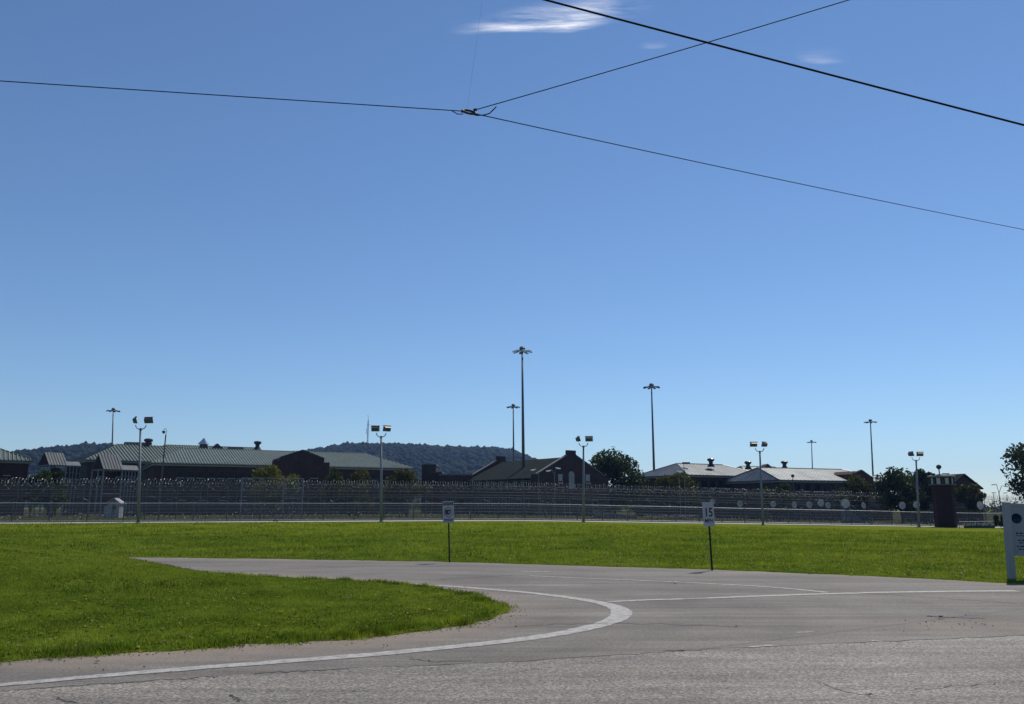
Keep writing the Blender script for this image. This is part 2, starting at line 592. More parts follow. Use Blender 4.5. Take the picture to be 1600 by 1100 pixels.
def grid_mesh(name, xs, ys, zfun, mat, attrs=None, smooth=True):
    XX, YY = np.meshgrid(xs, ys)
    x, y = XX.ravel(), YY.ravel()
    z, extra = zfun(x, y)
    nx, ny = len(xs), len(ys)
    i = np.arange((nx - 1) * (ny - 1))
    r, c = i // (nx - 1), i % (nx - 1)
    a = r * nx + c
    q = np.stack([a, a + 1, a + nx + 1, a + nx], 1)
    me = tri_mesh(name, np.stack([x, y, z], 1), q, mat, extra)
    if smooth:
        me.polygons.foreach_set('use_smooth', [True] * len(me.polygons))
    return me

# ------------------------------------------------------------------ ground, roads
def axis(fine0, fine1, step, lo, hi, g=1.16):
    a = list(np.arange(fine0, fine1 + 1e-6, step))
    s, x = step, fine1
    up = []
    while x < hi:
        s *= g
        x += s
        up.append(min(x, hi))
    s, x = step, fine0
    dn = []
    while x > lo:
        s *= g
        x -= s
        dn.append(max(x, lo))
    return np.array(dn[::-1] + a + up)

gx = axis(-14, 13, .12, -2800, 2800)
gy = axis(6.5, 26.5, .12, -40, 2600)
gm = grid_mesh('ground', gx, gy, lambda x, y: (ground_z(x, y)[0], None), M['ground'])
tag(link('ground', gm), 'mown green grass field and island bank', kind='structure')

EDGE = gxy([(-160, 1083), (0, 1071), (200, 1052.5), (400, 1037), (600, 1022), (800, 1001.5), (880, 990), (945, 976), (978, 964), (985, 955),
            (965, 946), (930, 940), (870, 931), (800, 923.5), (700, 916), (612, 910.5)])

def drive_z(x, y):
    d = seg_dist(x, y, ISLAND[12:])
    d2 = seg_dist(x, y, FAR, False)
    du = np.clip(1 - d / 1.1, 0, 1) * np.clip((1.5 - x) / 3, .35, 1) * 1.0
    du = np.maximum(du, .55 * np.clip(1 - d2 / .9, 0, 1))
    # worn reddish patch in the mouth of the driveway
    du = np.maximum(du, .55 * np.exp(-(((x - 6.2) / 1.6) ** 2 + ((y - 11.6) / .6) ** 2)))
    sf = sdist(x, y, FIELD)
    de = seg_dist(x, y, EDGE, False)
    tr = sum(np.exp(-((de - c) / .22) ** 2) for c in (.9, 2.3, 3.6, 5.0)) * (y > 8)
    return np.where(sf > .6, -.4, 0.0), {'dust': du, 'tyre': tr}

dm = grid_mesh('driveway', np.arange(-40, 30, .3), np.arange(4, 30.1, .2), drive_z, M['drive'])
drive = tag(link('driveway', dm), 'grey asphalt driveway curving round the grass island', kind='structure')

seam = gxy([(-300, 1105), (0, 1080), (230, 1065), (400, 1053), (600, 1043), (800, 1035), (1050, 1018), (1380, 1003), (1600, 993), (1750, 986)])
mb = MB()
top = [(-60, -12)] + seam + [(60, 26)]
n = len(top)
vs = [(x, y, .006) for x, y in top] + [(x + 5, y - 22, .006) for x, y in top]
mb.add(vs, [(i, i + 1, n + i + 1, n + i) for i in range(n - 1)])
main = tag(mb.build('road', M['main']), 'pale coarse asphalt main road in the foreground', kind='structure')

def smooth_path(pts, step=.25):
    pts = chaikin([(p[0], p[1]) for p in pts], 3)
    out = [pts[0]]
    for a, b in zip(pts[:-1], pts[1:]):
        l = math.hypot(b[0] - a[0], b[1] - a[1])
        k = max(1, int(l / step))
        for i in range(1, k + 1):
            out.append((a[0] + (b[0] - a[0]) * i / k, a[1] + (b[1] - a[1]) * i / k))
    return out

def strip(name, path, widths, z, mat, parent, jit=.012):
    n = len(path)
    vs, fs = [], []
    for i, (x, y) in enumerate(path):
        a = path[max(i - 1, 0)]
        b = path[min(i + 1, n - 1)]
        tx, ty = b[0] - a[0], b[1] - a[1]
        l = math.hypot(tx, ty) or 1
        nx, ny = -ty / l, tx / l
        w = np.interp(i / (n - 1), np.linspace(0, 1, len(widths)), widths) / 2
        j1, j2 = random.uniform(-jit, jit), random.uniform(-jit, jit)
        vs += [(x + nx * (w + j1), y + ny * (w + j1), z), (x - nx * (w + j2), y - ny * (w + j2), z)]
    for i in range(n - 1):
        fs.append((2 * i, 2 * i + 1, 2 * i + 3, 2 * i + 2))
    m = MB()
    m.add(vs, fs)
    return m.build(name, mat, parent)

edge = smooth_path(gxy([(-160, 1083), (0, 1071), (200, 1052.5), (400, 1037), (600, 1022), (800, 1001.5), (880, 990), (936, 977.5), (958, 970), (969, 963.5), (972, 957.5), (968, 951.5), (954, 946), (930, 940), (870, 931), (800, 923.5), (700, 916), (612, 910.5)]))
strip('edge_line', edge, [.15, .17, .21, .24, .27, .31, .32, .27, .23, .21, .18], .0048, M['paint'], drive)
strip('centre_line', smooth_path(gxy([(950, 940.5), (1000, 938), (1068, 936)])), [.16, .16], .0052, M['paint'], drive)
strip('worn_centre_line', smooth_path(gxy([(1068, 936), (1104, 935)])), [.15, .15], .0050, M['paint_worn'], drive)
strip('centre_line', smooth_path(gxy([(1104, 935), (1200, 931), (1360, 926), (1500, 924), (1590, 923.5)])), [.16, .2, .26], .0052, M['paint'], drive)
strip('edge_line', smooth_path(gxy([(828, 900), (960, 905.5), (1100, 911.5), (1200, 917), (1262, 922.5), (1292, 926)])), [.10, .12, .14], .0048, M['paint'], drive)
strip('edge_line', smooth_path(gxy([(815, 893.5), (860, 893.5)])), [.12, .1], .0048, M['paint'], drive)
strip('paint_fragment', smooth_path(gxy([(1245, 988.5), (1272, 988)])), [.07, .05], .0048, M['paint'], drive)
strip('paint_fragment', smooth_path(gxy([(1168, 1012), (1215, 1009)]), .1), [.03, .09, .02], .0088, M['paint'], main, .02)
strip('paint_fragment', smooth_path(gxy([(1362, 1002), (1378, 1003)]), .1), [.05, .08], .0088, M['paint'], main, .02)

def crack(pts, w, parent, z, jit=.025):
    p = smooth_path(gxy(pts), .12)
    p = [(x + random.gauss(0, jit * .5), y + random.gauss(0, jit)) for x, y in p]
    strip('crack', p, w, z, M['crack'], parent, .004)

crack([(0, 1081.5), (120, 1072), (230, 1066), (340, 1058)], [.012, .03, .012], main, .0092, .02)
crack([(400, 1053.5), (480, 1049), (560, 1045)], [.03, .035, .008], main, .0092, .02)
crack([(600, 1043.5), (800, 1035.5), (1050, 1018.5)], [.012, .02, .014], main, .0092, .02)
crack([(1050, 1018), (1200, 1010.5), (1380, 1003.5), (1600, 993.5)], [.012, .022, .02], main, .0092, .02)
crack([(1040, 1017.5), (1068, 1017.5)], [.03, .05], main, .0096, .01)
crack([(1282, 1069), (1310, 1079), (1330, 1085), (1365, 1087)], [.004, .008, .010, .018], main, .0092)
crack([(1380, 1084), (1450, 1076), (1540, 1070), (1600, 1066)], [.003, .006, .009, .004], main, .0092)
crack([(640, 1030), (680, 1034), (735, 1033)], [.01, .02, .012], drive, .0062, .02)
crack([(90, 1091), (100, 1095), (118, 1099)], [.02, .02], main, .0092, .02)
crack([(360, 1088), (375, 1097)], [.02, .02], main, .0092, .02)
crack([(690, 905), (740, 903), (800, 899)], [.02, .03, .02], drive, .0062, .05)
crack([(1448, 963), (1480, 965), (1540, 967)], [.03, .04, .02], drive, .0062, .02)
crack([(1330, 926), (1460, 934), (1600, 944)], [.02, .02], drive, .0062, .04)
crack([(800, 978), (880, 976), (1000, 974), (1160, 980)], [.02, .02, .02], drive, .0062, .05)

# pebbles and scraps on the asphalt
pv, pf = MB(), None
for cx, cy, n_, sx, sy in [(1470, 975, 26, 60, 14), (1540, 975, 8, 40, 10), (1360, 985, 6, 60, 10), (160, 1046, 9, 160, 10), (560, 1008, 6, 120, 6)]:
    for _ in range(n_):
        p = G(random.gauss(cx, sx * .5), random.gauss(cy, sy * .35))
        s = random.uniform(.004, .012)
        pv.lathe([(s * .7, 0), (s, s * .4), (s * .5, s * .9)], (p.x, p.y, .006), 5)
tag(pv.build('pebbles', M['stone']), 'dark pebbles scattered on the driveway asphalt', kind='stuff')

gv = MB()
ed = smooth_path(front, .1)
for _ in range(700):
    p = random.choice(ed)
    x_, y_ = p[0] + random.gauss(.03, .16), p[1] - abs(random.gauss(0, .16)) + .08
    s_ = random.uniform(.004, .012)
    gv.lathe([(s_ * .7, 0), (s_, s_ * .4), (s_ * .5, s_ * .9)], (x_, y_, .004), 5)
tag(gv.build('gravel', M['grit']), 'loose grit spilled along the island edge', kind='stuff')

def scrap(px, py, s, label):
    p = G(px, py)
    m = MB()
    for k in range(4):
        a = random.uniform(0, 6.28)
        m.box((p.x + random.uniform(-s, s) * .5, p.y + random.uniform(-s, s) * .3, .012 + s * .15 * (k + 1)), (s * 1.2, s * .7, s * .12),
              Matrix.Rotation(a, 3, 'Z') @ Matrix.Rotation(random.uniform(-.5, .5), 3, 'X'))
    tag(m.build('paper_scrap', M['white']), label, 'litter')
scrap(1054, 912, .05, 'crumpled white paper scrap lying on the far faint lane line')
scrap(1470, 967, .045, 'small white paper scrap beside the dark crack and pebbles')
scrap(152, 1036, .03, 'small pale scrap on the dusty shoulder by the grass island')

# ------------------------------------------------------------------ grass blades
_tab = np.random.default_rng(99).uniform(0, 1, (256, 256))
def vnoise(x, y):
    xi, yi = np.floor(x).astype(int), np.floor(y).astype(int)
    fx, fy = x - xi, y - yi
    fx, fy = fx * fx * (3 - 2 * fx), fy * fy * (3 - 2 * fy)
    g = lambda a, b: _tab[a % 256, b % 256]
    return (g(xi, yi) * (1 - fx) + g(xi + 1, yi) * fx) * (1 - fy) + (g(xi, yi + 1) * (1 - fx) + g(xi + 1, yi + 1) * fx) * fy

def blades(name, P, hgt, wid, mat, label, lean=.5):
    n = len(P)
    a = rng.uniform(0, 2 * np.pi, n)
    h = hgt * rng.uniform(.5, 1.3, n)
    w = wid * rng.uniform(.6, 1.3, n)
    dx, dy = np.cos(a) * w / 2, np.sin(a) * w / 2
    b = rng.uniform(0, 2 * np.pi, n)
    l = lean * h * rng.uniform(.2, 1.3, n)
    v = np.empty((n, 3, 3))
    v[:, 0] = P + np.stack([dx, dy, -0.01 * np.ones(n)], 1)
    v[:, 1] = P + np.stack([-dx, -dy, -0.01 * np.ones(n)], 1)
    v[:, 2] = P + np.stack([np.cos(b) * l, np.sin(b) * l, h], 1)
    cl = vnoise(P[:, 0] * 3.2, P[:, 1] * 2.1) * .6 + vnoise(P[:, 0] * 9 + 40, P[:, 1] * 6) * .4
    cl2 = vnoise(P[:, 0] * .7 + 9, P[:, 1] * .5)
    tone = np.repeat(np.clip(.5 + 2.1 * (cl - .5) + .6 * (cl2 - .5) + rng.normal(0, .2, n), 0, 1), 3)
    v[:, 2, 2] += h * .9 * (cl - .35)
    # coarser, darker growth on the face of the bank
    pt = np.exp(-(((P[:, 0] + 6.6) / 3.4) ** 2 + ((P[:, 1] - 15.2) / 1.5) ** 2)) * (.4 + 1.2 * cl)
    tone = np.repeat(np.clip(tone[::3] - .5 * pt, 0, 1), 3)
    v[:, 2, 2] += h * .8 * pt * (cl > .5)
    me = tri_mesh(name, v.reshape(-1, 3), np.arange(3 * n).reshape(-1, 3), mat, {'tone': tone})
    return tag(link(name, me), label, kind='stuff')

def scatter(n, x0, x1, y0, y1, which, power=1.0, fov=.72):
    d = y0 * (y1 / y0) ** rng.uniform(0, 1, n) if power else rng.uniform(y0, y1, n)
    x = rng.uniform(-fov, fov, n) * (d + 1.0)
    k = (x > x0) & (x < x1)
    x, d = x[k], d[k]
    z, s = ground_z(x, d)
    si = sdist(x, d, ISLAND) if which == 'i' else sdist(x, d, FIELD)
    clump = noise2(x * 3.1, d * 2.7) * .5 + noise2(x * 1.1 + 3, d * 1.3 + 1) * .5
    keep = (si > rng.normal(.0, .10, len(x))) & (rng.uniform(0, 1, len(x)) < .65 + .5 * clump)
    return np.stack([x[keep], d[keep], z[keep]], 1), si[keep]

P, si = scatter(420000, -16, 2, 6.8, 22, 'i')
k2 = (si < .3)
clumpy = noise2(P[:, 0] * 7.3, P[:, 1] * 8.1) > .15
E = P[k2 & clumpy]
E = np.repeat(E, 5, 0) + rng.normal(0, .07, (len(E) * 5, 3)) * [1, 1, 0]
E[:, 2] = np.maximum(ground_z(E[:, 0], E[:, 1])[0], 0.0)
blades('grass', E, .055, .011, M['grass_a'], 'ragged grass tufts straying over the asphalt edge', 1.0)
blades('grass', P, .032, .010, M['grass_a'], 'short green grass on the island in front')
P, si = scatter(34000, -16, 2, 6.8, 22, 'i')
edgek = si < .35
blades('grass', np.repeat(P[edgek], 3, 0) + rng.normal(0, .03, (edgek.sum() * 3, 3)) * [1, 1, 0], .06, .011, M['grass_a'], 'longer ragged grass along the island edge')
P, si = scatter(330000, -60, 60, 15, 75, 'f')
sz = np.clip(P[:, 1] / 25, .8, 2.4)
blades('grass', P, .07 * np.clip(sz, .8, 1.3), .014 * sz, M['grass_b'], 'green grass of the field beyond the driveway')

def weeds(name, P, size, mat, label):
    k = 6
    n = len(P)
    Q = np.repeat(P, k, 0)
    a = rng.uniform(0, 2 * np.pi, n * k)
    r = size * rng.uniform(.5, 1.2, n * k)
    up = size * rng.uniform(.2, 1.0, n * k)
    w = r * .45
    d = np.stack([np.cos(a), np.sin(a), np.zeros_like(a)], 1)
    s = np.stack([-np.sin(a), np.cos(a), np.zeros_like(a)], 1)
    v = np.empty((n * k, 4, 3))
    v[:, 0] = Q
    v[:, 1] = Q + d * (r * .5)[:, None] + s * w[:, None] + np.stack([0 * a, 0 * a, up], 1)
    v[:, 2] = Q + d * r[:, None] + np.stack([0 * a, 0 * a, up * .7], 1)
    v[:, 3] = Q + d * (r * .5)[:, None] - s * w[:, None] + np.stack([0 * a, 0 * a, up * .9], 1)
    tone = np.repeat(np.clip(rng.normal(.5, .25, n), 0, 1), 4 * k)
    me = tri_mesh(name, v.reshape(-1, 3), np.arange(4 * n * k).reshape(-1, 4), mat, {'tone': tone})
    return tag(link(name, me), label, kind='stuff')

def glint_heads(P, r, label):  # pale clover-like discs that stand in for bright glints on the blades
    n = len(P)
    a = np.arange(6) * np.pi / 3
    rr = r * rng.uniform(.5, 1.3, n)
    v = np.empty((n, 6, 3))
    tilt = rng.uniform(-.8, .8, (n, 1))
    v[:, :, 0] = P[:, 0:1] + np.cos(a)[None] * rr[:, None]
    v[:, :, 1] = P[:, 1:2] + np.sin(a)[None] * rr[:, None] * .6
    v[:, :, 2] = P[:, 2:3] + .04 + np.sin(a)[None] * rr[:, None] * (.7 + tilt * .3) + rng.uniform(-.01, .02, (n, 1))
    me = tri_mesh('clover_glints', v.reshape(-1, 3), np.arange(6 * n).reshape(-1, 6), M['glint'], {'tone': np.repeat(rng.uniform(.2, .7, n), 6)})
    tag(link('clover_glints', me), label, kind='stuff')

P, _ = scatter(2600, -16, 2, 6.9, 21, 'i')
glint_heads(P[vnoise(P[:, 0] * .8, P[:, 1] * .8 + 5) > .42], .011, 'tiny pale clover heads doubling as blade glints in the island grass')
P, _ = scatter(5200, -45, 45, 16, 50, 'f')
glint_heads(P[vnoise(P[:, 0] * .3, P[:, 1] * .3 + 5) > .45], .022, 'tiny pale clover heads doubling as blade glints in the far field')
P, _ = scatter(9000, -16, 2, 9, 21, 'i')
weeds('weeds', P[::2], .035, M['weed'], 'low broad leaved weeds and clover in the island grass')
P, _ = scatter(9000, -40, 40, 17, 46, 'f')
weeds('weeds', P[::2], .055, M['weed'], 'low broad leaved weeds and clover in the far field')

# ------------------------------------------------------------------ perimeter line: track, yard, fences
LD = Vector((.951, .309, 0))          # along the fence
LN = Vector((-.309, .951, 0))         # away from the camera
L0 = Vector((-12, 75, 0))

def Q(t, off):
    p = L0 + LD * t + LN * off
    return Vector((p.x, p.y, float(Hfar(np.array([p.x]), np.array([p.y]))[0]) + .03))

def line_sheet(name, o0, o1, t0, t1, lift, mat, label):
    ts = np.arange(t0, t1 + .1, 4.0)
    os_ = np.linspace(o0, o1, max(2, int((o1 - o0) / 4) + 1))
    m = MB()
    vs = []
    for o in os_:
        for t in ts:
            p = Q(t, o)
            vs.append((p.x, p.y, p.z + lift))
    nt_ = len(ts)
    fs = [(j * nt_ + i, j * nt_ + i + 1, (j + 1) * nt_ + i + 1, (j + 1) * nt_ + i) for j in range(len(os_) - 1) for i in range(nt_ - 1)]
    m.add(vs, fs)
    return tag(m.build(name, mat), label, kind='structure')

line_sheet('track', 2.2, 7.2, -70, 150, .03, M['gravel'], 'pale gravel patrol track along the fence')
line_sheet('yard', 7.2, 300, -190, 270, .022, M['yard'], 'dull dry ground behind the fences')
line_sheet('path', 10.5, 12.2, -70, 150, .045, M['yard_path'], 'thin pale inner track behind the low fence')

post_me = {}
def fence(label, off, t0, t1, step, hgt, rails, fab_mat, coils, post_r=.045, rail_r=.03, rail_mat=None, wires=()):
    root = thing('chain_link_fence', label, 'fence', Q((t0 + t1) / 2, off))
    org = root.location
    key = (hgt, post_r)
    if key not in post_me:
        m = MB()
        m.tube([(0, 0, -.1), (0, 0, hgt)], post_r, 6)
        m.lathe([(post_r * 1.25, 0), (post_r * 1.2, .05), (.01, .09)], (0, 0, hgt), 6)
        post_me[key] = m.mesh('post', M['post'])
    ts = np.arange(t0, t1 + .01, step)
    for t in ts:
        p = Q(t, off)
        o = link('post', post_me[key], root, p - org)
        o.rotation_euler = (random.gauss(0, .006), random.gauss(0, .006), random.uniform(0, 3))
    for rz in rails:
        m = MB()
        m.tube([Q(t, off - .05) + Vector((0, 0, rz + random.gauss(0, .008))) for t in ts], rail_r, 5)
        m.build('rail', rail_mat or M['rail'], root)
    for rz in wires:
        m = MB()
        m.tube([Q(t, off - .05) + Vector((0, 0, rz + random.gauss(0, .02))) for t in ts], .012, 4)
        m.build('tension_wire', M['galv'], root)
    m = MB()
    vs, fs = [], []
    for t in ts:
        p = Q(t, off)
        vs += [p + Vector((0, 0, .03)), p + Vector((0, 0, hgt - .03))]
    m.add(vs, [(2 * i, 2 * i + 2, 2 * i + 3, 2 * i + 1) for i in range(len(ts) - 1)])
    m.build('mesh_fabric', fab_mat, root)
    for (cz, co, cr, pitch, *mk) in coils:
        coil('razor_wire_coil', [Q(t, off + co) + Vector((0, 0, cz)) for t in ts], cr, pitch, root, *mk)
    return root

def coil(name, path, r, pitch, parent, mk='razor'):
    path = [Vector(p) for p in path]
    tot = sum((b - a).length for a, b in zip(path[:-1], path[1:]))
    n = int(tot / pitch * 9)
    cum = np.concatenate([[0], np.cumsum([(b - a).length for a, b in zip(path[:-1], path[1:])])])
    s = np.linspace(0, tot, n)
    P3 = np.stack([np.interp(s, cum, [p[i] for p in path]) for i in range(3)], 1)
    d = np.array((path[-1] - path[0]).normalized())
    side = np.cross(d, [0, 0, 1.0]); side /= np.linalg.norm(side)
    wob = np.repeat(rng.normal(0, .8, n // 9 + 2), 9)[:n]
    ph = 2 * np.pi * s / pitch + wob * .5
    rr = r * (1 + .12 * np.repeat(rng.normal(0, 1, n // 9 + 2), 9)[:n])
    jit = np.repeat(rng.normal(0, .06, n // 9 + 2), 9)[:n]
    C = P3 + side * (np.cos(ph) * rr)[:, None] + np.array([0, 0, 1.0]) * (np.sin(ph) * rr + jit)[:, None]
    tw = rng.uniform(0, 6.28, n)
    wv = (side * np.cos(tw)[:, None] + np.array([0, 0, 1.0]) * np.sin(tw)[:, None] + d * .6) * .016
    v = np.empty((n, 2, 3)); v[:, 0] = C - wv; v[:, 1] = C + wv
    i = np.arange(n - 1)
    q = np.stack([2 * i, 2 * i + 1, 2 * i + 3, 2 * i + 2], 1)
    me = tri_mesh(name, v.reshape(-1, 3), q, M[mk], None, world_org(parent))
    return link(name, me, parent)

fence('low dark chain link fence with one bright top rail behind the pale track', 9.0, -40, 104, 3.0, 1.72, [1.70, .12], M['link_b'], [(.35, .25, .25, .45)], .05, .026)
fence('tall front security fence topped with rolls of razor wire', 22.0, -52, 120, 3.05, 3.85, [3.80], M['link_a'],
      [(4.03, 0, .28, .30, 'razor_glint'), (3.35, .3, .2, .8), (.45, -.5, .3, 1.2)], .042, .022, M['post'], (3.1, 2.45, 1.5, .75))
fence('tall rear security fence just behind the front razor wire fence', 28.0, -56, 130, 3.05, 3.7, [3.66], M['link_a'],
      [(3.9, 0, .28, .6), (2.2, -.4, .25, 2.6)], .042, .022, M['post'], (2.8, 1.1))

# tall gate frame in the front security fence
def t_at(px, off):
    u = (px - 800) / 1302.3
    b = L0 + LN * off
    return (u * b.y - b.x) / (LD.x - u * LD.y)

ta, tb, tc_ = t_at(376, 21.2), t_at(442, 21.2), t_at(472, 21.2)
root = thing('fence_gate', 'tall framed sliding gate standing higher than the front security fence', 'gate', Q(tb, 21.2))
gh = Z(747.5, Q(tb, 21.2).y) - Q(tb, 21.2).z
for t in (ta, tb, tc_):
    m = MB(); p = Q(t, 21.2); m.tube([p, p + Vector((0, 0, gh))], .07, 8); m.build('gate_post', M['galv'], root)
for a, b, zz in ((ta, tb, gh), (tb, tc_, gh), (tb, tc_, gh - 1.15), (tb, tc_, gh - 2.2), (ta, tb, .25), (tb, tc_, .25)):
    m = MB(); m.tube([Q(a, 21.2) + Vector((0, 0, zz)), Q(b, 21.2) + Vector((0, 0, zz))], .045, 6); m.build('gate_rail', M['galv'], root)
for a, b in ((ta, tb), (tb, tc_)):
    m = MB(); m.add([Q(a, 21.25) + Vector((0, 0, .05)), Q(b, 21.25) + Vector((0, 0, .05)), Q(b, 21.25) + Vector((0, 0, gh)), Q(a, 21.25) + Vector((0, 0, gh))], [(0, 1, 2, 3)])
    m.build('mesh_fabric', M['link_a'], root)
coil('razor_wire_coil', [Q(ta, 21.0) + Vector((0, 0, .7)), Q(tc_, 21.0) + Vector((0, 0, .7))], .3, .5, root)
coil('razor_wire_coil', [Q(ta, 21.0) + Vector((0, 0, 1.3)), Q(tc_, 21.0) + Vector((0, 0, 1.3))], .28, .6, root)

# ------------------------------------------------------------------ floodlight poles
def flood_pole(px, py_top, d, yawL, yawR, label, lean):
    x = X(px, d)
    zb = H(x, d)
    zt = Z(py_top + 14, d)
    root = thing('floodlight_pole', label, 'light pole', (x, d, zb), 'twin floodlight poles along the perimeter track')
    top_ = Vector((x + lean * (zt - zb), d, zt))
    m = MB(); m.tube([(x, d, zb - .2), top_], [.13, .085], 10); m.build('pole', M['galv'], root, True)
    m = MB(); m.lathe([(.22, 0), (.22, .10), (.15, .14)], (x, d, zb - .02), 10); m.build('base', M['concrete'], root)
    pts = []
    for k in range(13):
        a = math.pi + math.pi * k / 12
        pts.append(top_ + Vector((.44 * math.cos(a), 0, .38 + .38 * math.sin(a))))
    m = MB(); m.tube(pts, .04, 6); m.lathe([(.10, -.12), (.10, .10), (.06, .12)], top_, 8); m.build('bracket', M['galv'], root)
    for sgn, yaw in ((-1, yawL), (1, yawR)):
        c = top_ + Vector((sgn * .56, 0, .74))
        rot = Matrix.Rotation(R(yaw), 3, 'Z') @ Matrix.Rotation(R(-18), 3, 'X')
        m = MB()
        w, h_, dp = .76, .52, .28
        fr = [Vector((-w / 2, -dp / 2, -h_ / 2)), Vector((w / 2, -dp / 2, -h_ / 2)), Vector((w / 2, -dp / 2, h_ / 2)), Vector((-w / 2, -dp / 2, h_ / 2))]
        bk = [Vector((p.x * .72, dp / 2, p.z * .6)) for p in fr]
        vs = [c + rot @ p for p in fr + bk]
        m.add(vs, [(0, 1, 2, 3), (7, 6, 5, 4), (0, 4, 5, 1), (1, 5, 6, 2), (2, 6, 7, 3), (3, 7, 4, 0)])
        m.box(c + rot @ Vector((0, -dp / 2 - .02, h_ / 2 + .01)), (w + .04, .16, .03), rot)
        hd = m.build('floodlight', M['lamp'], root)
        m = MB(); m.box(c + rot @ Vector((0, -dp / 2 - .012, 0)), (w * .9, .02, h_ * .86), rot); m.build('lens', M['lens'], hd)

flood_pole(218.5, 657, 69, 112, 168, 'leftmost twin floodlight pole with a lamp turned edge on, beside the white shed', -.060)
flood_pole(596.7, 669, 75, 184, 215, 'twin floodlight pole in front of the wooded hill right of the thin antenna', -.033)
flood_pole(911.5, 684, 82, 100, 170, 'twin floodlight pole in front of the brick gable with a chimney block', .014)
flood_pole(1190.5, 692, 85, 180, 222, 'twin floodlight pole in front of the two glaring white metal roofs', .012)
flood_pole(1433, 706, 94, 98, 172, 'rightmost twin floodlight pole, nearest to the brick guard tower', .046)

# ------------------------------------------------------------------ high masts
def high_mast(px_b, px_t, py_t, d, label, rr=1.55, silver=False):
    x = X(px_b, d)
    zb = float(Hfar(np.array([x]), np.array([d]))[0])
    t = W(px_t, py_t + 4, d)
    root = thing('high_mast_light', label, 'light mast', (x, d, zb), 'high mast lights inside the fences')
    m = MB(); m.tube([(x, d, zb), ((x + t.x) / 2, d, (zb + t.z) / 2), t], [.33, .25, .15], 10); m.build('mast', M['mast'], root, True)
    m = MB(); m.lathe([(.25, .2), (.5, .3), (.55, .6), (.35, .85), (.1, .92)], t, 10); m.build('head_frame', M['mast'], root)
    m = MB()
    pts = [t + Vector((rr * .62 * math.cos(a), rr * .62 * math.sin(a), 0)) for a in np.linspace(0, 2 * math.pi, 17)]
    m.tube(pts, .06, 5)
    for k in range(4):
        a = k * math.pi / 2 + .4
        m.tube([t, t + Vector((rr * .62 * math.cos(a), rr * .62 * math.sin(a), 0))], .05, 5)
    m.build('ring', M['mast'], root)
    for k in range(8):
        a = 2 * math.pi * k / 8 + .2
        c = t + Vector((rr * math.cos(a), rr * math.sin(a), -.05))
        rot = Matrix.Rotation(a, 3, 'Z') @ Matrix.Rotation(R(12), 3, 'Y')
        m = MB()
        m.box(c, (.8, .46, .16), rot)
        m.box(c + rot @ Vector((-.5, 0, .02)), (.34, .14, .10), rot)
        m.box(c + rot @ Vector((.05, 0, .11)), (.5, .3, .08), rot)
        m.build('lamp', M['silver'] if silver else M['lamp'], root)

high_mast(818.5, 816, 545, 145, 'tallest high mast light with silver lamps, just left of the brick gable', 1.45, True)
high_mast(1023.5, 1018, 601, 185, 'second tallest high mast light, left of the glaring metal roof')
high_mast(803, 802, 632, 231, 'high mast light close beside the tallest one, behind the dark shingle roof')
high_mast(173, 177, 638, 239, 'high mast light at the far left rising behind the striped hip roof')
high_mast(1366, 1360, 655.5, 255, 'high mast light behind the dark brick gable of the right buildings')
high_mast(1271, 1268, 687, 340, 'smallest and farthest high mast light, over the white metal roof')

# ------------------------------------------------------------------ buildings
def frame(P, phi):
    e = Vector((math.cos(R(phi)), math.sin(R(phi)), 0))
    nb = Vector((-math.sin(R(phi)), math.cos(R(phi)), 0))
    return e, nb

win_cache = {}
def add_window(root, c, e, w, h, frame_mat='vent', grid=(1, 1), sill=True):
    """c: centre on the wall, e: direction along the wall; faces -nb"""
    nb = Vector((-e.y, e.x, 0))
    yaw = math.atan2(e.y, e.x)
    key = (round(w, 2), round(h, 2), frame_mat, grid, sill)
    if key not in win_cache:
        a = MB(); a.box((0, .03, 0), (w, .04, h))
        f = MB(); t = .07
        f.box((-w / 2, 0, 0), (t, .14, h + t)); f.box((w / 2, 0, 0), (t, .14, h + t))
        f.box((0, .002, h / 2), (w - t, .136, t)); f.box((0, .002, -h / 2), (w - t, .136, t))
        for i in range(1, grid[0]):
            f.box((-w / 2 + w * i / grid[0], .004, 0), (.05, .10, h - t))
        for i in range(1, grid[1]):
            f.box((0, .006, -h / 2 + h * i / grid[1]), (w - t, .09, .05))
        s = MB(); s.box((0, -.06, -h / 2 - .11), (w + .3, .2, .12))
        win_cache[key] = (a.mesh('window', M['glass']), f.mesh('window_frame', M[frame_mat]), s.mesh('sill', M['sill']))
    me = win_cache[key]
    o = link('window', me[0], root, c - nb * .05 - world_org(root))
    o.rotation_euler = (0, 0, yaw)
    link('window_frame', me[1], o)
    if sill:
        link('sill', me[2], o)
    return o

def roof_solid(pts_top, thick):
    pass

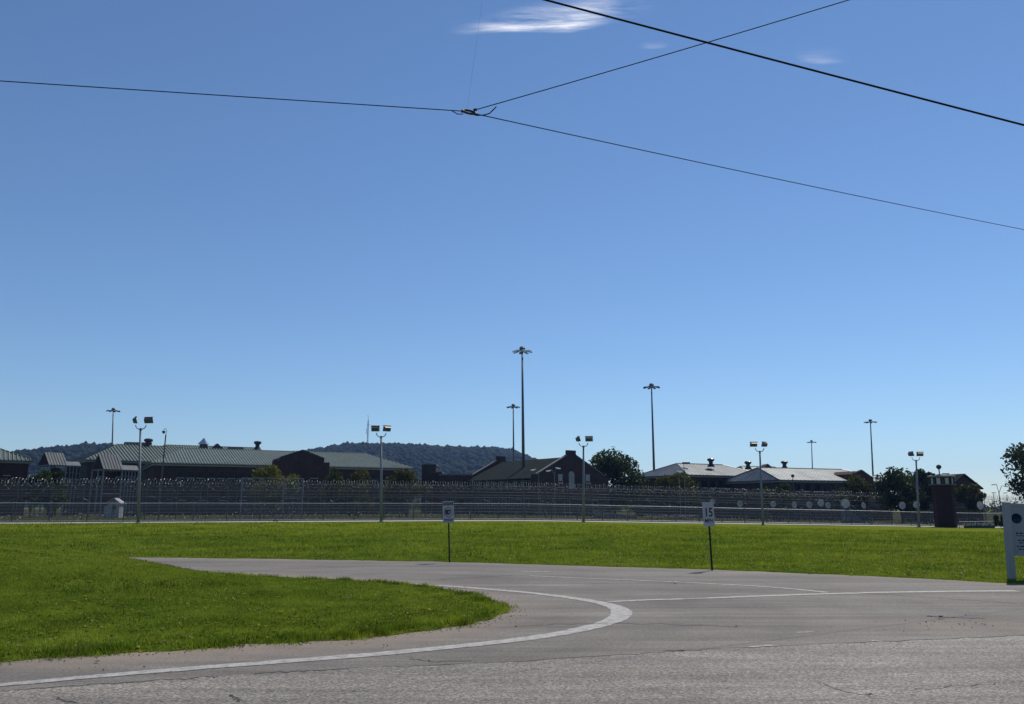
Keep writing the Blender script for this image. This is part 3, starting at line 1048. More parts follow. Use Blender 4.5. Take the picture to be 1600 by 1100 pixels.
def hip_building(name, label, P, phi, L, D, ze, zr, hL, hR, wall='brick', roof='roof_g', over=.55, seam=.46, ribh=.15, z0=None, cat='building', ribmat=None):
    e, nb = frame(P, phi)
    if z0 is None:
        c = P + e * L / 2 + nb * D / 2
        z0 = float(Hfar(np.array([c.x]), np.array([c.y]))[0]) - .3
    A = Vector((P.x, P.y, 0))
    loc = lambda t, s, z: A + e * t + nb * s + Vector((0, 0, z))
    root = thing(name, label, cat, loc(L / 2, D / 2, z0))
    m = MB()
    m.prism([loc(0, 0, z0), loc(L, 0, z0), loc(L, D, z0), loc(0, D, z0)], (0, 0, ze - .12 - z0))
    m.build('wall', M[wall], root)
    m = MB()
    o = over
    eb = [loc(-o, -o, ze), loc(L + o, -o, ze), loc(L + o, D + o, ze), loc(-o, D + o, ze)]
    r0, r1 = loc(hL, D / 2, zr), loc(L - hR, D / 2, zr)
    low = [p - Vector((0, 0, .14)) for p in eb]
    m.add(eb + [r0, r1] + low, [(0, 1, 5, 4), (2, 3, 4, 5), (3, 0, 4), (1, 2, 5), (0, 6, 7, 1), (1, 7, 8, 2), (2, 8, 9, 3), (3, 9, 6, 0), (6, 9, 8, 7)])
    rf = m.build('roof', M[roof], root)
    # standing seams of the front slope and of the hips
    m = MB()
    run, rise = D / 2 + o, zr - ze
    sl = math.hypot(run, rise)
    up = Vector((0, 0, 1))
    nrm = (-nb * rise + up * run).normalized()
    t = -o + seam / 2
    w2 = .05
    while t < L + o:
        f = min(1, (t + o) / (hL + o + 1e-6), (L + o - t) / (hR + o + 1e-6))
        if f > .04:
            a = loc(t, -o, ze); b = loc(t, -o + run * f, ze + rise * f)
            m.add([a - e * w2, a + e * w2, b + e * w2, b - e * w2, a - e * w2 * .6 + nrm * ribh, a + e * w2 * .6 + nrm * ribh, b + e * w2 * .6 + nrm * ribh, b - e * w2 * .6 + nrm * ribh],
                  [(0, 1, 5, 4), (1, 2, 6, 5), (3, 0, 4, 7), (4, 5, 6, 7), (2, 3, 7, 6)])
        t += seam
    sm = m.build('roof_seams', M[ribmat or ('rib_g' if roof == 'roof_g' else roof)], rf)
    tag(sm, kind='stuff')
    for side, hh in ((-1, hL), (1, hR)):
        if hh < .5:
            continue
        m = MB()
        s = -o + seam / 2
        nr = (e * side * rise + up * (hh + o)).normalized()
        while s < D + o:
            f = min((s + o) / run, (D + o - s) / run)
            if f > .04:
                t0 = -o if side < 0 else L + o
                a = loc(t0, s, ze); b = loc(t0 - side * (hh + o) * f, s, ze + rise * f)
                m.add([a - nb * w2, a + nb * w2, b + nb * w2, b - nb * w2, a - nb * w2 * .6 + nr * ribh, a + nb * w2 * .6 + nr * ribh, b + nb * w2 * .6 + nr * ribh, b - nb * w2 * .6 + nr * ribh],
                      [(0, 1, 5, 4), (1, 2, 6, 5), (3, 0, 4, 7), (4, 5, 6, 7), (2, 3, 7, 6)])
            s += seam
        tag(m.build('roof_seams', M[ribmat or roof], rf), kind='stuff')
    # ridge and hip caps
    m = MB()
    m.tube([r0 + up * .03, r1 + up * .03], .11, 6)
    for a, b in ((eb[0], r0), (eb[3], r0), (eb[1], r1), (eb[2], r1)):
        m.tube([a + up * .02, b + up * .03], .09, 6)
    m.build('ridge_cap', M[roof], rf)
    m = MB()
    for a, b, off in ((loc(-o + .1, -.12, ze - .42), loc(L + o - .1, -.12, ze - .42), -nb), (loc(-.12, 0, ze - .42), loc(-.12, D, ze - .42), -e), (loc(L + .12, 0, ze - .42), loc(L + .12, D, ze - .42), e)):
        m.prism([a, b, b + off * .14, a + off * .14], (0, 0, .27))
    m.build('fascia', M['fascia'], root)
    root['_z0'] = z0
    return root, rf, loc, e, nb

def roof_vent(rf, c, s=1.0):
    m = MB()
    m.lathe([(.95 * s, -.3 * s), (.62 * s, .25 * s), (.45 * s, .5 * s), (.50 * s, .95 * s), (.82 * s, 1.15 * s), (.86 * s, 1.5 * s), (.55 * s, 1.68 * s), (.1, 1.74 * s)], c, 12)
    m.build('roof_vent', M['vent'], rf, False)

# --- long left building with brick gable (in front of the hill)
dB3 = 130
PB3 = Vector((X(236, dB3), dB3, 0))
zeB3, zrB3 = Z(723, dB3), Z(701, 143)
b3, rf3, loc3, e3, nb3 = hip_building('brick_building', 'long brick building under a green striped metal roof with a dark central gable', PB3, 28, 42.8, 22, zeB3, zrB3, 5.4, 5.0)
for k in range(10):
    t = 3.9 + k * 1.56
    add_window(b3, loc3(t, 0, Z(741.5, 133)), e3, .98, .95)
for k in range(7):
    add_window(b3, loc3(27.6 + k * 2.1, 0, Z(745, 146)), e3, .98, .95)
for k in range(5):
    add_window(b3, loc3(4.5 + k * 3.1, 0, Z(775, 135)), e3, 1.0, 1.2)
# gable wing
t0, t1, pr = 18.9, 26.4, 2.2
zap, zsh = Z(704, 138.0), Z(716.5, 138.0)
m = MB()
gz0 = b3['_z0']
tm = (t0 + t1) / 2
pts = [loc3(t0, -pr, gz0), loc3(t1, -pr, gz0), loc3(t1, -pr, zsh), loc3(tm, -pr, zap), loc3(t0, -pr, zsh)]
m.prism(pts, nb3 * (pr + 6.5))
wing = m.build('gable_wing', M['brick'], b3)
m = MB()
for a, b in ((pts[4], pts[3]), (pts[3], pts[2])):
    dvec = (b - a)
    m.prism([a - nb3 * .12, b - nb3 * .12, b - nb3 * .12 + Vector((0, 0, .22)), a - nb3 * .12 + Vector((0, 0, .22))], nb3 * .5)
m.build('coping', M['vent'], wing)
for tt in (t0 - .45, t1 + .45):
    m = MB(); m.prism([loc3(tt - .5, -pr, gz0), loc3(tt + .5, -pr, gz0), loc3(tt + .5, -pr + 1.2, gz0), loc3(tt - .5, -pr + 1.2, gz0)], (0, 0, zsh - .5 - gz0))
    m.build('corner_pier', M['brick'], wing)
add_window(b3, loc3(t1 - 1.6, -pr, Z(743, 139)), e3, 1.0, .7)
m = MB(); p = loc3(27.9, -.5, 0); m.tube([(p.x, p.y, zeB3 - .4), (p.x, p.y, gz0)], .07, 6); m.build('downspout', M['white'], b3)
# --- building behind it, only the ridge shows
dB4 = 168
b4, rf4, loc4, e4, nb4 = hip_building('brick_building', 'rear brick building whose low ridge, cupola and vents show over the striped roof', Vector((X(225, dB4), dB4, 0)), 28, 27, 18, Z(716, dB4), Z(696.5, 180), 4, 4)
p = W(402, 702, 178); roof_vent(rf4, Vector((p.x, p.y, Z(701, 178))), .95)
p = W(231, 700, 165); roof_vent(rf4, Vector((p.x, p.y, Z(698.5, 165))), 1.0)
cc = W(318, 698, 176)
m = MB(); m.box((cc.x, cc.y, cc.z + .1), (1.3, 1.3, 1.3)); m.build('cupola', M['vent'], rf4)
m = MB(); s_ = .95; z_ = cc.z + .5
m.add([(cc.x - s_, cc.y - s_, z_), (cc.x + s_, cc.y - s_, z_), (cc.x + s_, cc.y + s_, z_), (cc.x - s_, cc.y + s_, z_), (cc.x, cc.y, z_ + 1.45)], [(0, 1, 4), (1, 2, 4), (2, 3, 4), (3, 0, 4), (3, 2, 1, 0)])
m.build('cupola_roof', M['silver'], rf4)
ga = W(340, 692.5, 177)
m = MB(); m.prism([ga + e4 * -1.9 + Vector((0, 0, -1.7)), ga + e4 * 1.9 + Vector((0, 0, -1.7)), ga], nb4 * 3); m.build('dormer', M['vent'], rf4)
for pa, pb, yy in ((254, 278, 695.5), (356, 380, 698.5)):
    a, b = W(pa, yy, 179), W(pb, yy, 181)
    m = MB(); m.prism([a, b, b + Vector((0, .6, .0)), a + Vector((0, .6, 0))], (0, 0, -1.6)); m.build('ridge_monitor', M['roof_p'], rf4)

# --- left hip building
dB2 = 150
PB2 = Vector((X(131, dB2), dB2, 0))
b2, rf2, loc2, e2, nb2 = hip_building('brick_building', 'left brick building with striped hip roof behind the white framed porches', PB2, 40, 27, 18, Z(718, dB2), Z(694.5, 161.5), 7.2, 8, seam=.62, ribh=.2)
p0 = loc2(8.5, 9, Z(694.5, 162.5)); p1 = loc2(13.5, 9, Z(694.5, 164))
m = MB(); m.prism([p0, p1, p1 + nb2 * 1.2, p0 + nb2 * 1.2], (0, 0, .5)); m.build('ridge_monitor', M['roof_p'], rf2)
for k in range(6):
    add_window(b2, loc2(2.5 + k * 3.2, 0, Z(738, 152)), e2, 1.1, 1.4)

# --- far left building
dB1 = 125
e_, n_ = frame(None, 33)
PB1 = Vector((X(38, dB1), dB1, 0)) - e_ * 26
b1, rf1, loc1, e1, nb1 = hip_building('brick_building', 'brick building with pale ribbed hip roof cut by the left picture edge', PB1, 33, 26, 15, Z(720, dB1), Z(697, dB1 + 6), 5, 5.5, roof='roof_g', seam=.55, ribh=.18)
add_window(b1, loc1(23.3, 0, Z(739, 124)), e1, .7, .6)
m = MB(); m.prism([loc1(18.5, -1.5, -.5), loc1(21.8, -1.5, -.5), loc1(21.8, 2, -.5), loc1(18.5, 2, -.5)], (0, 0, Z(712, dB1) + .5)); m.build('pier', M['brick'], b1)

# --- white framed porches
def porch(label, pxF, d, py_e, py_a, phi, Wd, Ln, tail, py_tail, glaze):
    e, nb = frame(None, phi)
    Fp = Vector((X(pxF, d), d, 0))
    z0 = 0.0
    ze, za = Z(py_e, d), Z(py_a, d)
    loc = lambda t, s, z: Fp + e * t + nb * s + Vector((0, 0, z))
    root = thing('entrance_porch', label, 'porch', loc(Ln / 2, Wd / 2, z0), 'white framed entrance porches')
    m = MB()
    o = .15
    a0, a1 = loc(-o, -o, ze), loc(-o, Wd + o, ze)
    ap = loc(-o, Wd / 2, za)
    Lv = e * (Ln + 2 * o)
    up = Vector((0, 0, .1))
    for lo_ in (a0, a1):
        m.prism([lo_, ap, ap + up, lo_ + up], Lv)
    rf = m.build('roof', M['roof_p'], root)
    m = MB()
    k = 0
    nr = (ap - a0).cross(e).normalized()
    if nr.z < 0: nr = -nr
    while k * .42 < Ln + 2 * o:
        b = a0 + up + e * k * .42
        q = ap + up + e * k * .42
        m.prism([b, b + e * .05, q + e * .05, q], nr * .06)
        k += 1
    tag(m.build('roof_seams', M['roof_p'], rf), kind='stuff')
    m = MB(); m.prism([loc(.25, .1, ze), loc(.25, Wd - .1, ze), loc(.25, Wd / 2, za - .2)], e * .08); m.build('gable_panel', M['brick'], root)
    for (t, s) in ((0, 0), (0, Wd), (Ln, 0), (Ln, Wd), (0, Wd * .45)):
        m = MB(); p = loc(t, s, 0); m.box((p.x, p.y, (z0 + ze) / 2), (.15, .15, ze - z0), Matrix.Rotation(R(phi), 3, 'Z')); m.build('post', M['porch'], root)
    m = MB()
    for a, b in ((loc(0, 0, ze), loc(0, Wd, ze)), (loc(0, 0, ze), loc(Ln, 0, ze)), (loc(0, 0, ze * .5), loc(Ln, 0, ze * .5)), (loc(0, Wd, ze), loc(Ln, Wd, ze))):
        m.tube([a, b], .11, 4)
    m.build('beam', M['porch'], root)
    m = MB(); m.prism([loc(Ln * .35, 1, z0), loc(Ln * .9, 1, z0), loc(Ln * .9, 1.1, z0), loc(Ln * .35, 1.1, z0)], (0, 0, ze - .3)); m.build('panel', M['brick'], root)
    # lower tail roof
    zt = Z(py_tail, d)
    m = MB(); m.prism([loc(Ln + .1, -o, ze), loc(Ln + tail, -o, ze), loc(Ln + tail + .4, 1.2, zt), loc(Ln + .1, 1.2, zt)], (0, 0, .1)); m.build('tail_roof', M['roof_p'], root)
    # glazed wall with muntins
    cols, rows = glaze
    w, h = tail, ze - z0
    m = MB(); m.prism([loc(Ln + .1, .12, z0), loc(Ln + w, .12, z0), loc(Ln + w, .16, z0), loc(Ln + .1, .16, z0)], (0, 0, h - .05)); g = m.build('glazing', M['glass'], root)
    for i in range(cols + 1):
        m = MB(); p = loc(Ln + .1 + (w - .1) * i / cols, .05, 0); m.box((p.x, p.y, (z0 + ze) / 2), (.11, .12, h), Matrix.Rotation(R(phi), 3, 'Z')); m.build('mullion', M['porch'], g)
    for j in range(1, rows + 1):
        m = MB(); zz = z0 + h * j / (rows + .1)
        m.tube([loc(Ln + .1, .02, zz), loc(Ln + w, .02, zz)], .045, 4); m.build('transom', M['porch'], g)
    m = MB(); m.prism([loc(Ln + w, -.05, z0), loc(Ln + w + 1.0, -.05, z0), loc(Ln + w + 1.0, 1, z0), loc(Ln + w, 1, z0)], (0, 0, h)); m.build('end_pier', M['vent'], root)

porch('right white framed porch with steep grey gable roof beside the floodlight pole', 157, 112, 734, 710, 55, 2.9, 2.6, 2.4, 726, (5, 9))
porch('left white framed porch with steep grey gable roof over dark tree', 70.5, 122, 727, 707, 57, 2.9, 2.5, 2.2, 720, (4, 8))

# --- central gabled hall
dC = 135
PC = Vector((X(838, dC), dC, 0))
phiC = 35
eC, nC = frame(None, phiC)
Wc, Lc = 15.0, 21.6
zc0 = -.6
zeC, zapC = Z(741, dC), Z(711.5, 139)
locC = lambda t, s, z: PC + eC * t + nC * s + Vector((0, 0, z))
hall = thing('brick_hall', 'brick hall with a gable end, chimney block and dark shingle roof', 'building', locC(Wc / 2, Lc / 2, zc0))
m = MB()
m.prism([locC(.1, .5, zc0), locC(Wc - .1, .5, zc0), locC(Wc - .1, Lc - .5, zc0), locC(.1, Lc - .5, zc0)], (0, 0, zeC - .9 - zc0))
m.build('wall', M['brick_r'], hall)
rzE, rzR = zeC - .75, zapC - .35
m = MB()
for sd in (-1, 1):
    te = -.5 if sd < 0 else Wc + .5
    a, b = locC(te, .45, rzE), locC(te, Lc - .45, rzE)
    c, d_ = locC(Wc / 2, Lc - .45, rzR), locC(Wc / 2, .45, rzR)
    m.prism([a, b, c, d_], (0, 0, .16))
m.build('roof', M['roof_s'], hall)
for k, (s0, nm) in enumerate(((0, 'gable_wall'), (Lc - .5, 'gable_wall'))):
    m = MB()
    bw = .95
    m.prism([locC(-.7, s0, zc0), locC(Wc + .7, s0, zc0), locC(Wc + .7, s0, zeC), locC(Wc - .2, s0, zeC), locC(Wc / 2 + bw, s0, zapC), locC(Wc / 2 + bw, s0, Z(703.5, 139)),
             locC(Wc / 2 - bw, s0, Z(703.5, 139)), locC(Wc / 2 - bw, s0, zapC), locC(.2, s0, zeC), locC(-.7, s0, zeC)], nC * .5)
    g = m.build(nm, M['brick'], hall)
    m = MB()
    for (ta_, tb2) in ((.2, Wc / 2 - bw), (Wc - .2, Wc / 2 + bw)):
        a, b = locC(ta_, s0 - .06, zeC), locC(tb2, s0 - .06, zapC)
        m.prism([a, b, b + Vector((0, 0, .16)), a + Vector((0, 0, .16))], nC * .62)
    m.build('coping', M['concrete'], g)
for tpx, zz, w, h, mt in ((875.5, 747.5, .85, 1.35, 'white'), (918.5, 748, .85, 1.35, 'white')):
    u = (tpx - 800) / 1302.3
    t = (u * PC.y - PC.x) / (eC.x - u * eC.y)
    o = add_window(hall, locC(t, 0, Z(zz, PC.y + eC.y * t)), eC, w, h, mt, (1, 2))
    m = MB(); c = locC(t, -.09, Z(zz - 1, PC.y + eC.y * t)); m.box(c, (w * .84, .03, h * .8), Matrix.Rotation(R(phiC), 3, 'Z')); m.build('blind', M['dish'], hall)
u = (893.5 - 800) / 1302.3
t = (u * PC.y - PC.x) / (eC.x - u * eC.y)
m = MB()
zt_, zb_ = Z(739, 139), Z(764, 139)
c = []
for a in np.linspace(0, math.pi, 9):
    c.append(locC(t + .6 * math.cos(a), -.06, zt_ - .3 + .6 * math.sin(a)))
m.prism([locC(t - .6, -.06, zb_), locC(t + .6, -.06, zb_)] + c, nC * .05); m.build('arched_panel', M['fascia'], hall)
for tpx in (886, 930):
    u = (tpx - 800) / 1302.3
    t = (u * PC.y - PC.x) / (eC.x - u * eC.y)
    add_window(hall, locC(t, 0, Z(791, 139)), eC, 1.1, 1.9, 'fascia', (1, 2))
# long side: pale pilasters and dark windows
for k in range(9):
    s = 1.6 + k * 2.2
    for zz in (Z(757, 142), Z(787, 142)):
        pass
    c = locC(.1, s, Z(758, 135 + .8 * s))
    m = MB(); m.box(c, (.14, .55, 1.9), Matrix.Rotation(R(phiC), 3, 'Z')); m.build('pilaster', M['concrete'], hall)
    if k < 8:
        for zp in (758, 787):
            c2 = locC(.1, s + 1.1, Z(zp, 135 + .8 * s))
            add_window(hall, c2, -nC, 1.15, 1.5, 'fascia', (2, 1), False)
# --- low flat brick annexes left of the hall
def block(label, px0, px1, py, d, dep, wall, cap='concrete', name='brick_annex'):
    x0, x1 = X(px0, d), X(px1, d)
    zt = Z(py, d)
    root = thing(name, label, 'building', ((x0 + x1) / 2, d + dep / 2, -.8))
    m = MB(); m.prism([(x0, d, -.8), (x1, d, -.8), (x1, d + dep, -.8), (x0, d + dep, -.8)], (0, 0, zt + .8 - .12)); m.build('wall', M[wall], root)
    m = MB(); m.prism([(x0 - .12, d - .12, zt - .12), (x1 + .12, d - .12, zt - .12), (x1 + .12, d + dep + .12, zt - .12), (x0 - .12, d + dep + .12, zt - .12)], (0, 0, .2)); m.build('coping', M[cap], root)
    return root
r_ = block('long flat roofed reddish brick annex joined to the hall', 686, 738, 741.5, 152, 10, 'brick_r')
add_window(r_, Vector((X(705, 152), 152, Z(786, 152))), Vector((1, 0, 0)), 1.1, 1.5)
add_window(r_, Vector((X(722, 152), 152, Z(786, 152))), Vector((1, 0, 0)), 1.1, 1.5)
block('tall dark brick stair block against the wooded hill', 658, 680, 726, 170, 6, 'brick', 'vent')
block('small dark flat roofed block between stair block and annex', 671, 689, 738, 160, 5, 'brick', 'vent')

# --- right complex
dR1 = 150
PR1 = Vector((X(1076, dR1), dR1, 0))
r1b, rfr1, locr1, er1, nr1 = hip_building('brick_building', 'brick building with glaring metal roof and two mushroom vents right of the big tree', PR1, 30, 20, 15, Z(741.5, dR1), Z(724, 158), 4.2, 4, roof='roof_w', seam=.9, ribh=.05, z0=-2)
for k in range(6):
    add_window(r1b, locr1(2 + k * 2.0, 0, Z(756, 153)), er1, 1.1, 1.3)
p = W(1111, 728, 158); roof_vent(rfr1, Vector((p.x, p.y, Z(727.5, 158))), .82)
p = W(1169, 731, 164); roof_vent(rfr1, Vector((p.x, p.y, Z(731.5, 164))), .82)
p0, p1 = W(1067, 725, 155), W(1078, 725, 155)
m = MB(); m.prism([p0, p1, p1 + Vector((0, .8, 0)), p0 + Vector((0, .8, 0))], (0, 0, .35)); m.build('ridge_monitor', M['vent'], rfr1)
dR2 = 142
PR2 = Vector((X(1220, dR2), dR2, 0))
r2b, rfr2, locr2, er2, nr2 = hip_building('brick_building', 'long brick building with plain pale metal roof and small dark gable', PR2, 24, 26, 15, Z(749.5, dR2), Z(730.5, 149), 2.0, 4, roof='roof_w', seam=.9, ribh=.04, z0=-2.2)
for k in range(7):
    add_window(r2b, locr2(1.8 + k * 2.2, 0, Z(762, 145)), er2, 1.1, 1.2)
gz = -2.2
t0, t1 = 15.9, 20.6
tm = 17.9
pts = [locr2(t0, -1.2, gz), locr2(t1, -1.2, gz), locr2(t1, -1.2, Z(748, 148)), locr2(tm, -1.2, Z(735.5, 148)), locr2(t0, -1.2, Z(741, 148))]
m = MB(); m.prism(pts, nr2 * 6); wg = m.build('gable_wing', M['brick'], r2b)
m = MB()
for a, b in ((pts[4], pts[3]), (pts[3], pts[2])):
    m.prism([a - nr2 * .1, b - nr2 * .1, b - nr2 * .1 + Vector((0, 0, .2)), a - nr2 * .1 + Vector((0, 0, .2))], nr2 * .5)
m.build('coping', M['vent'], wg)
dR3 = 185
r3b, rfr3, locr3, er3, nr3 = hip_building('brick_building', 'rear brick building with low pale ridge and dark small gable behind the pale roofs', Vector((X(1172, dR3), dR3, 0)), 24, 16, 12, Z(742, dR3), Z(728, 190), 3, 3, roof='roof_w', seam=.9, ribh=.05, z0=-2)
ga = W(1200, 724.5, 183)
m = MB(); m.prism([ga + Vector((-2.4, 0, -2.2)), ga + Vector((2.6, 0.4, -2.2)), ga], Vector((0, 4, 0))); m.build('dormer', M['brick'], rfr3)
p = W(1226, 731, 188); roof_vent(rfr3, Vector((p.x, p.y, Z(731, 188))), .92)

# --- gabled building behind the tower
dT2 = 128
e_, n_ = frame(None, 10)
PT2 = Vector((X(1486, dT2), dT2, 0))
locT = lambda t, s, z: PT2 + e_ * t + n_ * s + Vector((0, 0, z))
wT = (X(1537, dT2) - X(1486, dT2)) / math.cos(R(10)) * 1.04
bT = thing('brick_building', 'dark brick gable end behind the guard tower with creeper in front', 'building', locT(wT / 2, 6, -2))
m = MB(); m.prism([locT(0, 0, -2.2), locT(wT, 0, -2.2), locT(wT, 0, Z(764, dT2)), locT(wT / 2, 0, Z(743, dT2)), locT(0, 0, Z(764, dT2))], n_ * 12); m.build('wall', M['brick'], bT)
m = MB()
for te, tx in ((-.35, 0), (wT + .35, 0)):
    a, b = locT(te, -.35, Z(764.5, dT2)), locT(wT / 2, -.35, Z(742, dT2))
    m.prism([a, b, b + Vector((0, 0, .2)), a + Vector((0, 0, .2))], n_ * 12.7)
m.build('roof', M['roof_s'], bT)
m = MB(); m.prism([locT(wT, 1, -2.2), locT(wT + .95, 1, -2.2), locT(wT + .95, 6, -2.2), locT(wT, 6, -2.2)], (0, 0, Z(769, dT2) + 2.2)); m.build('side_wall', M['brick'], bT)
m = MB(); m.prism([locT(wT, .9, Z(768.5, dT2)), locT(wT + 1.05, .9, Z(768.5, dT2)), locT(wT + 1.05, 6, Z(767, dT2)), locT(wT, 6, Z(763, dT2))], (0, 0, .12)); m.build('side_roof', M['roof_w'], bT)

# ------------------------------------------------------------------ guard tower
dG = 97
xg = X(1483.5, dG)
zg = H(xg, dG)
tw = thing('guard_tower', 'squat brick guard tower with glazed cab and flat roof at the fence', 'guard tower', (xg, dG + 1.2, zg))
def octa(r, z, c=(xg, dG + 1.2)):
    return [Vector((c[0] + r * math.cos(R(22.5 + 45 * k)), c[1] + r * math.sin(R(22.5 + 45 * k)), z)) for k in range(8)]
def lofts(levels, m):
    n = 8
    vs = []
    for r, z in levels:
        vs += octa(r, z)
    fs = [(i * n + k, i * n + (k + 1) % n, (i + 1) * n + (k + 1) % n, (i + 1) * n + k) for i in range(len(levels) - 1) for k in range(n)]
    fs += [tuple(range(n - 1, -1, -1)), tuple((len(levels) - 1) * n + k for k in range(n))]
    m.add(vs, fs)
z = lambda py: Z(py, dG)
m = MB(); lofts([(1.20, zg - .3), (1.20, z(769))], m); m.build('shaft', M['brick_t'], tw)
m = MB(); lofts([(1.27, z(769)), (1.27, z(767.6)), (1.19, z(767)), (1.19, z(757.5)), (1.24, z(756.6))], m); m.build('corbel', M['brick_t'], tw)
m = MB(); lofts([(1.22, z(756.6)), (1.22, z(745.5))], m); gl = m.build('cab_glass', M['glass'], tw)
oc = octa(1.27, 0)
for k in range(8):
    m = MB(); p = oc[k]; m.tube([(p.x, p.y, z(756.6)), (p.x, p.y, z(745.5))], .075, 5); m.build('mullion', M['black'], gl)
    a, b = octa(1.245, 0)[k], octa(1.245, 0)[(k + 1) % 8]
    mid = (a + b) / 2
    nrm = Vector((mid.x - xg, mid.y - dG - 1.2, 0)).normalized() * .01
    q0, q1 = a.lerp(b, .28) + nrm, a.lerp(b, .72) + nrm
    m = MB(); m.prism([q0 + Vector((0, 0, z(756))), q1 + Vector((0, 0, z(756))), q1 + Vector((0, 0, z(746.5))), q0 + Vector((0, 0, z(746.5)))], -nrm * .8); m.build('blind', M['dish'], gl)
m = MB(); lofts([(1.50, z(745.4)), (1.52, z(743.6)), (1.46, z(742.8)), (.6, z(740.4))], m); m.build('roof', M['concrete'], tw)
m = MB(); m.tube([(xg - .3, dG + 1, z(741.5)), (xg - .3, dG + 1, z(731))], .07, 6); lb = m.build('lamp_stem', M['black'], tw)
m = MB(); gc = (xg - .3, dG + 1, z(729)); m.lathe([(.02, -.29), (.15, -.25), (.26, -.12), (.29, 0), (.26, .12), (.15, .25), (.02, .29)], gc, 12); m.build('globe', M['black'], tw, True)
m = MB(); m.box((xg + .45, dG + 1, z(740.5)), (.75, .3, .22)); m.box((xg - 1.35, dG + .4, z(741)), (.35, .25, .25)); m.build('roof_equipment', M['black'], tw)
m = MB()
for k in range(8):
    zz = z(757) - .05
    a, b = octa(1.66, zz + .5)[k], octa(1.66, zz + .5)[(k + 1) % 8]
m.tube([octa(1.45, z(757))[k % 8] for k in range(9)], .04, 5, False); m.build('band', M['concrete'], tw)

# low rack of pale posts beside the tower
dK = 92
xa, xb = X(1496, dK), X(1549, dK)
zk = H((xa + xb) / 2, dK)
rk = thing('low_barrier', 'low dark barrier with a row of pale blocks right of the guard tower', 'barrier', ((xa + xb) / 2, dK, zk))
m = MB(); m.box(((xa + xb) / 2 + .3, dK, zk + .3), (xb - xa - .6, .5, .5)); m.build('body', M['black'], rk)
m = MB(); m.tube([(xa, dK, zk), (xa, dK, zk + .72), (xb, dK, zk + .78), (xb, dK, zk)], .035, 6); m.build('rail', M['post'], rk)
x_ = X(1502, dK)
while x_ < xb - .15:
    m = MB(); w = random.uniform(.10, .26); m.box((x_, dK - .28, zk + .42 + random.uniform(-.03, .03)), (w, .06, random.uniform(.14, .22))); m.build('pale_block', M['dish'], rk)
    x_ += w + random.uniform(.04, .12)

# ------------------------------------------------------------------ small things between the fences
def shed():
    d = 99
    x0, x1 = X(158, d), X(187, d)
    zb = H((x0 + x1) / 2, d) + .02
    root = thing('white_shed', 'small white gabled shed with a dark door behind the low fence', 'shed', ((x0 + x1) / 2, d + 1, zb))
    ze, za = Z(786.5, d), Z(779.5, d)
    xm = X(168, d)
    m = MB()
    m.prism([(xm, d, zb), (x1, d, zb), (x1, d, ze), ((xm + x1) / 2, d, za), (xm, d, ze)], (-.55, 2.2, 0)); m.build('wall', M['white'], root)
    m = MB()
    for xe in (xm - .22, x1 + .22):
        m.prism([(xe, d - .2, ze - .08), ((xm + x1) / 2, d - .2, za + .02), ((xm + x1) / 2, d - .2, za + .12), (xe, d - .2, ze + .02)], (-.6, 2.6, 0))
    m.build('roof', M['dish'], root)
    m = MB(); m.prism([(x0, d + .8, zb), (xm - .05, d + .5, zb), (xm - .05, d + 1.5, zb), (x0, d + 1.5, zb)], (0, 0, ze - zb - .25)); m.build('side_bay', M['fascia'], root)
    m = MB(); m.box((X(178.5, d), d - .03, (zb + ze) / 2 + .1), (.55, .05, (ze - zb) * .62)); dr = m.build('door', M['fascia'], root)
    m = MB(); m.box((X(178.5, d), d - .06, (zb + ze) / 2 + .35), (.4, .03, .5)); m.build('door_glass', M['glass'], dr)
shed()

dish_list = [(1114, 784, 4.2), (1156, 787, 4.6), (1208, 788, 4.4), (1240, 789, 4.8), (1264, 789, 4.6), (1282, 786, 5.2), (1293, 790, 4.4), (1321, 787, 6.4),
             (1348, 790, 4.6), (1409, 790, 5.2), (1432, 789, 5.0), (1530, 790, 5.8)]
where = ['just above the speed limit sign', 'between the speed limit sign and the fourth floodlight pole', 'right beside the fourth floodlight pole', 'second one right of the fourth floodlight pole',
         'below the globe lamp and dark shrub', 'raised higher than its close neighbour', 'low one touching the raised one in the middle', 'largest one, at the head of the stair rails',
         'right above the stair handrails', 'dim one left of the last floodlight pole', 'half hidden behind the last floodlight pole', 'tilted one right of the brick guard tower']
for (px, py, r), wh in zip(dish_list, where):
    d = 104 + random.uniform(-2, 5)
    x = X(px, d); zc = Z(py, d); zb = float(Hfar(np.array([x]), np.array([d]))[0]); rr = r / 1302.3 * d
    root = thing('sensor_dish', 'pale round sensor dish on post, ' + wh, 'dish', (x, d, zb), 'pale round sensor dishes behind the right fence')
    m = MB()
    yaw = random.uniform(-.5, .5)
    rot = Matrix.Rotation(yaw, 3, 'Z') @ Matrix.Rotation(math.pi / 2 + random.uniform(-.2, .1), 3, 'X')
    prof = [(.02, .0), (rr * .5, .03), (rr * .9, .10), (rr, .16), (rr * .96, .18), (rr * .8, .12), (.03, .05)]
    nn = 14
    vs, fs = [], []
    for (a, zz) in prof:
        for k in range(nn):
            an = 2 * math.pi * k / nn
            vs.append(Vector((x, d, zc)) + rot @ Vector((a * math.cos(an), a * math.sin(an) * 1.08, zz)))
    for i in range(len(prof) - 1):
        for k in range(nn):
            fs.append((i * nn + k, i * nn + (k + 1) % nn, (i + 1) * nn + (k + 1) % nn, (i + 1) * nn + k))
    m.add(vs, fs); m.build('dish', M['dish'], root, True)
    m = MB(); m.tube([(x + rr * .3, d + .2, zb), (x + rr * .3, d + .2, zc)], .05, 6); m.build('post', M['post'], root)
    m = MB(); m.box((x + rr * .15, d + .15, zc - .1), (rr * .5, .16, .2)); m.build('mount', M['post'], root)

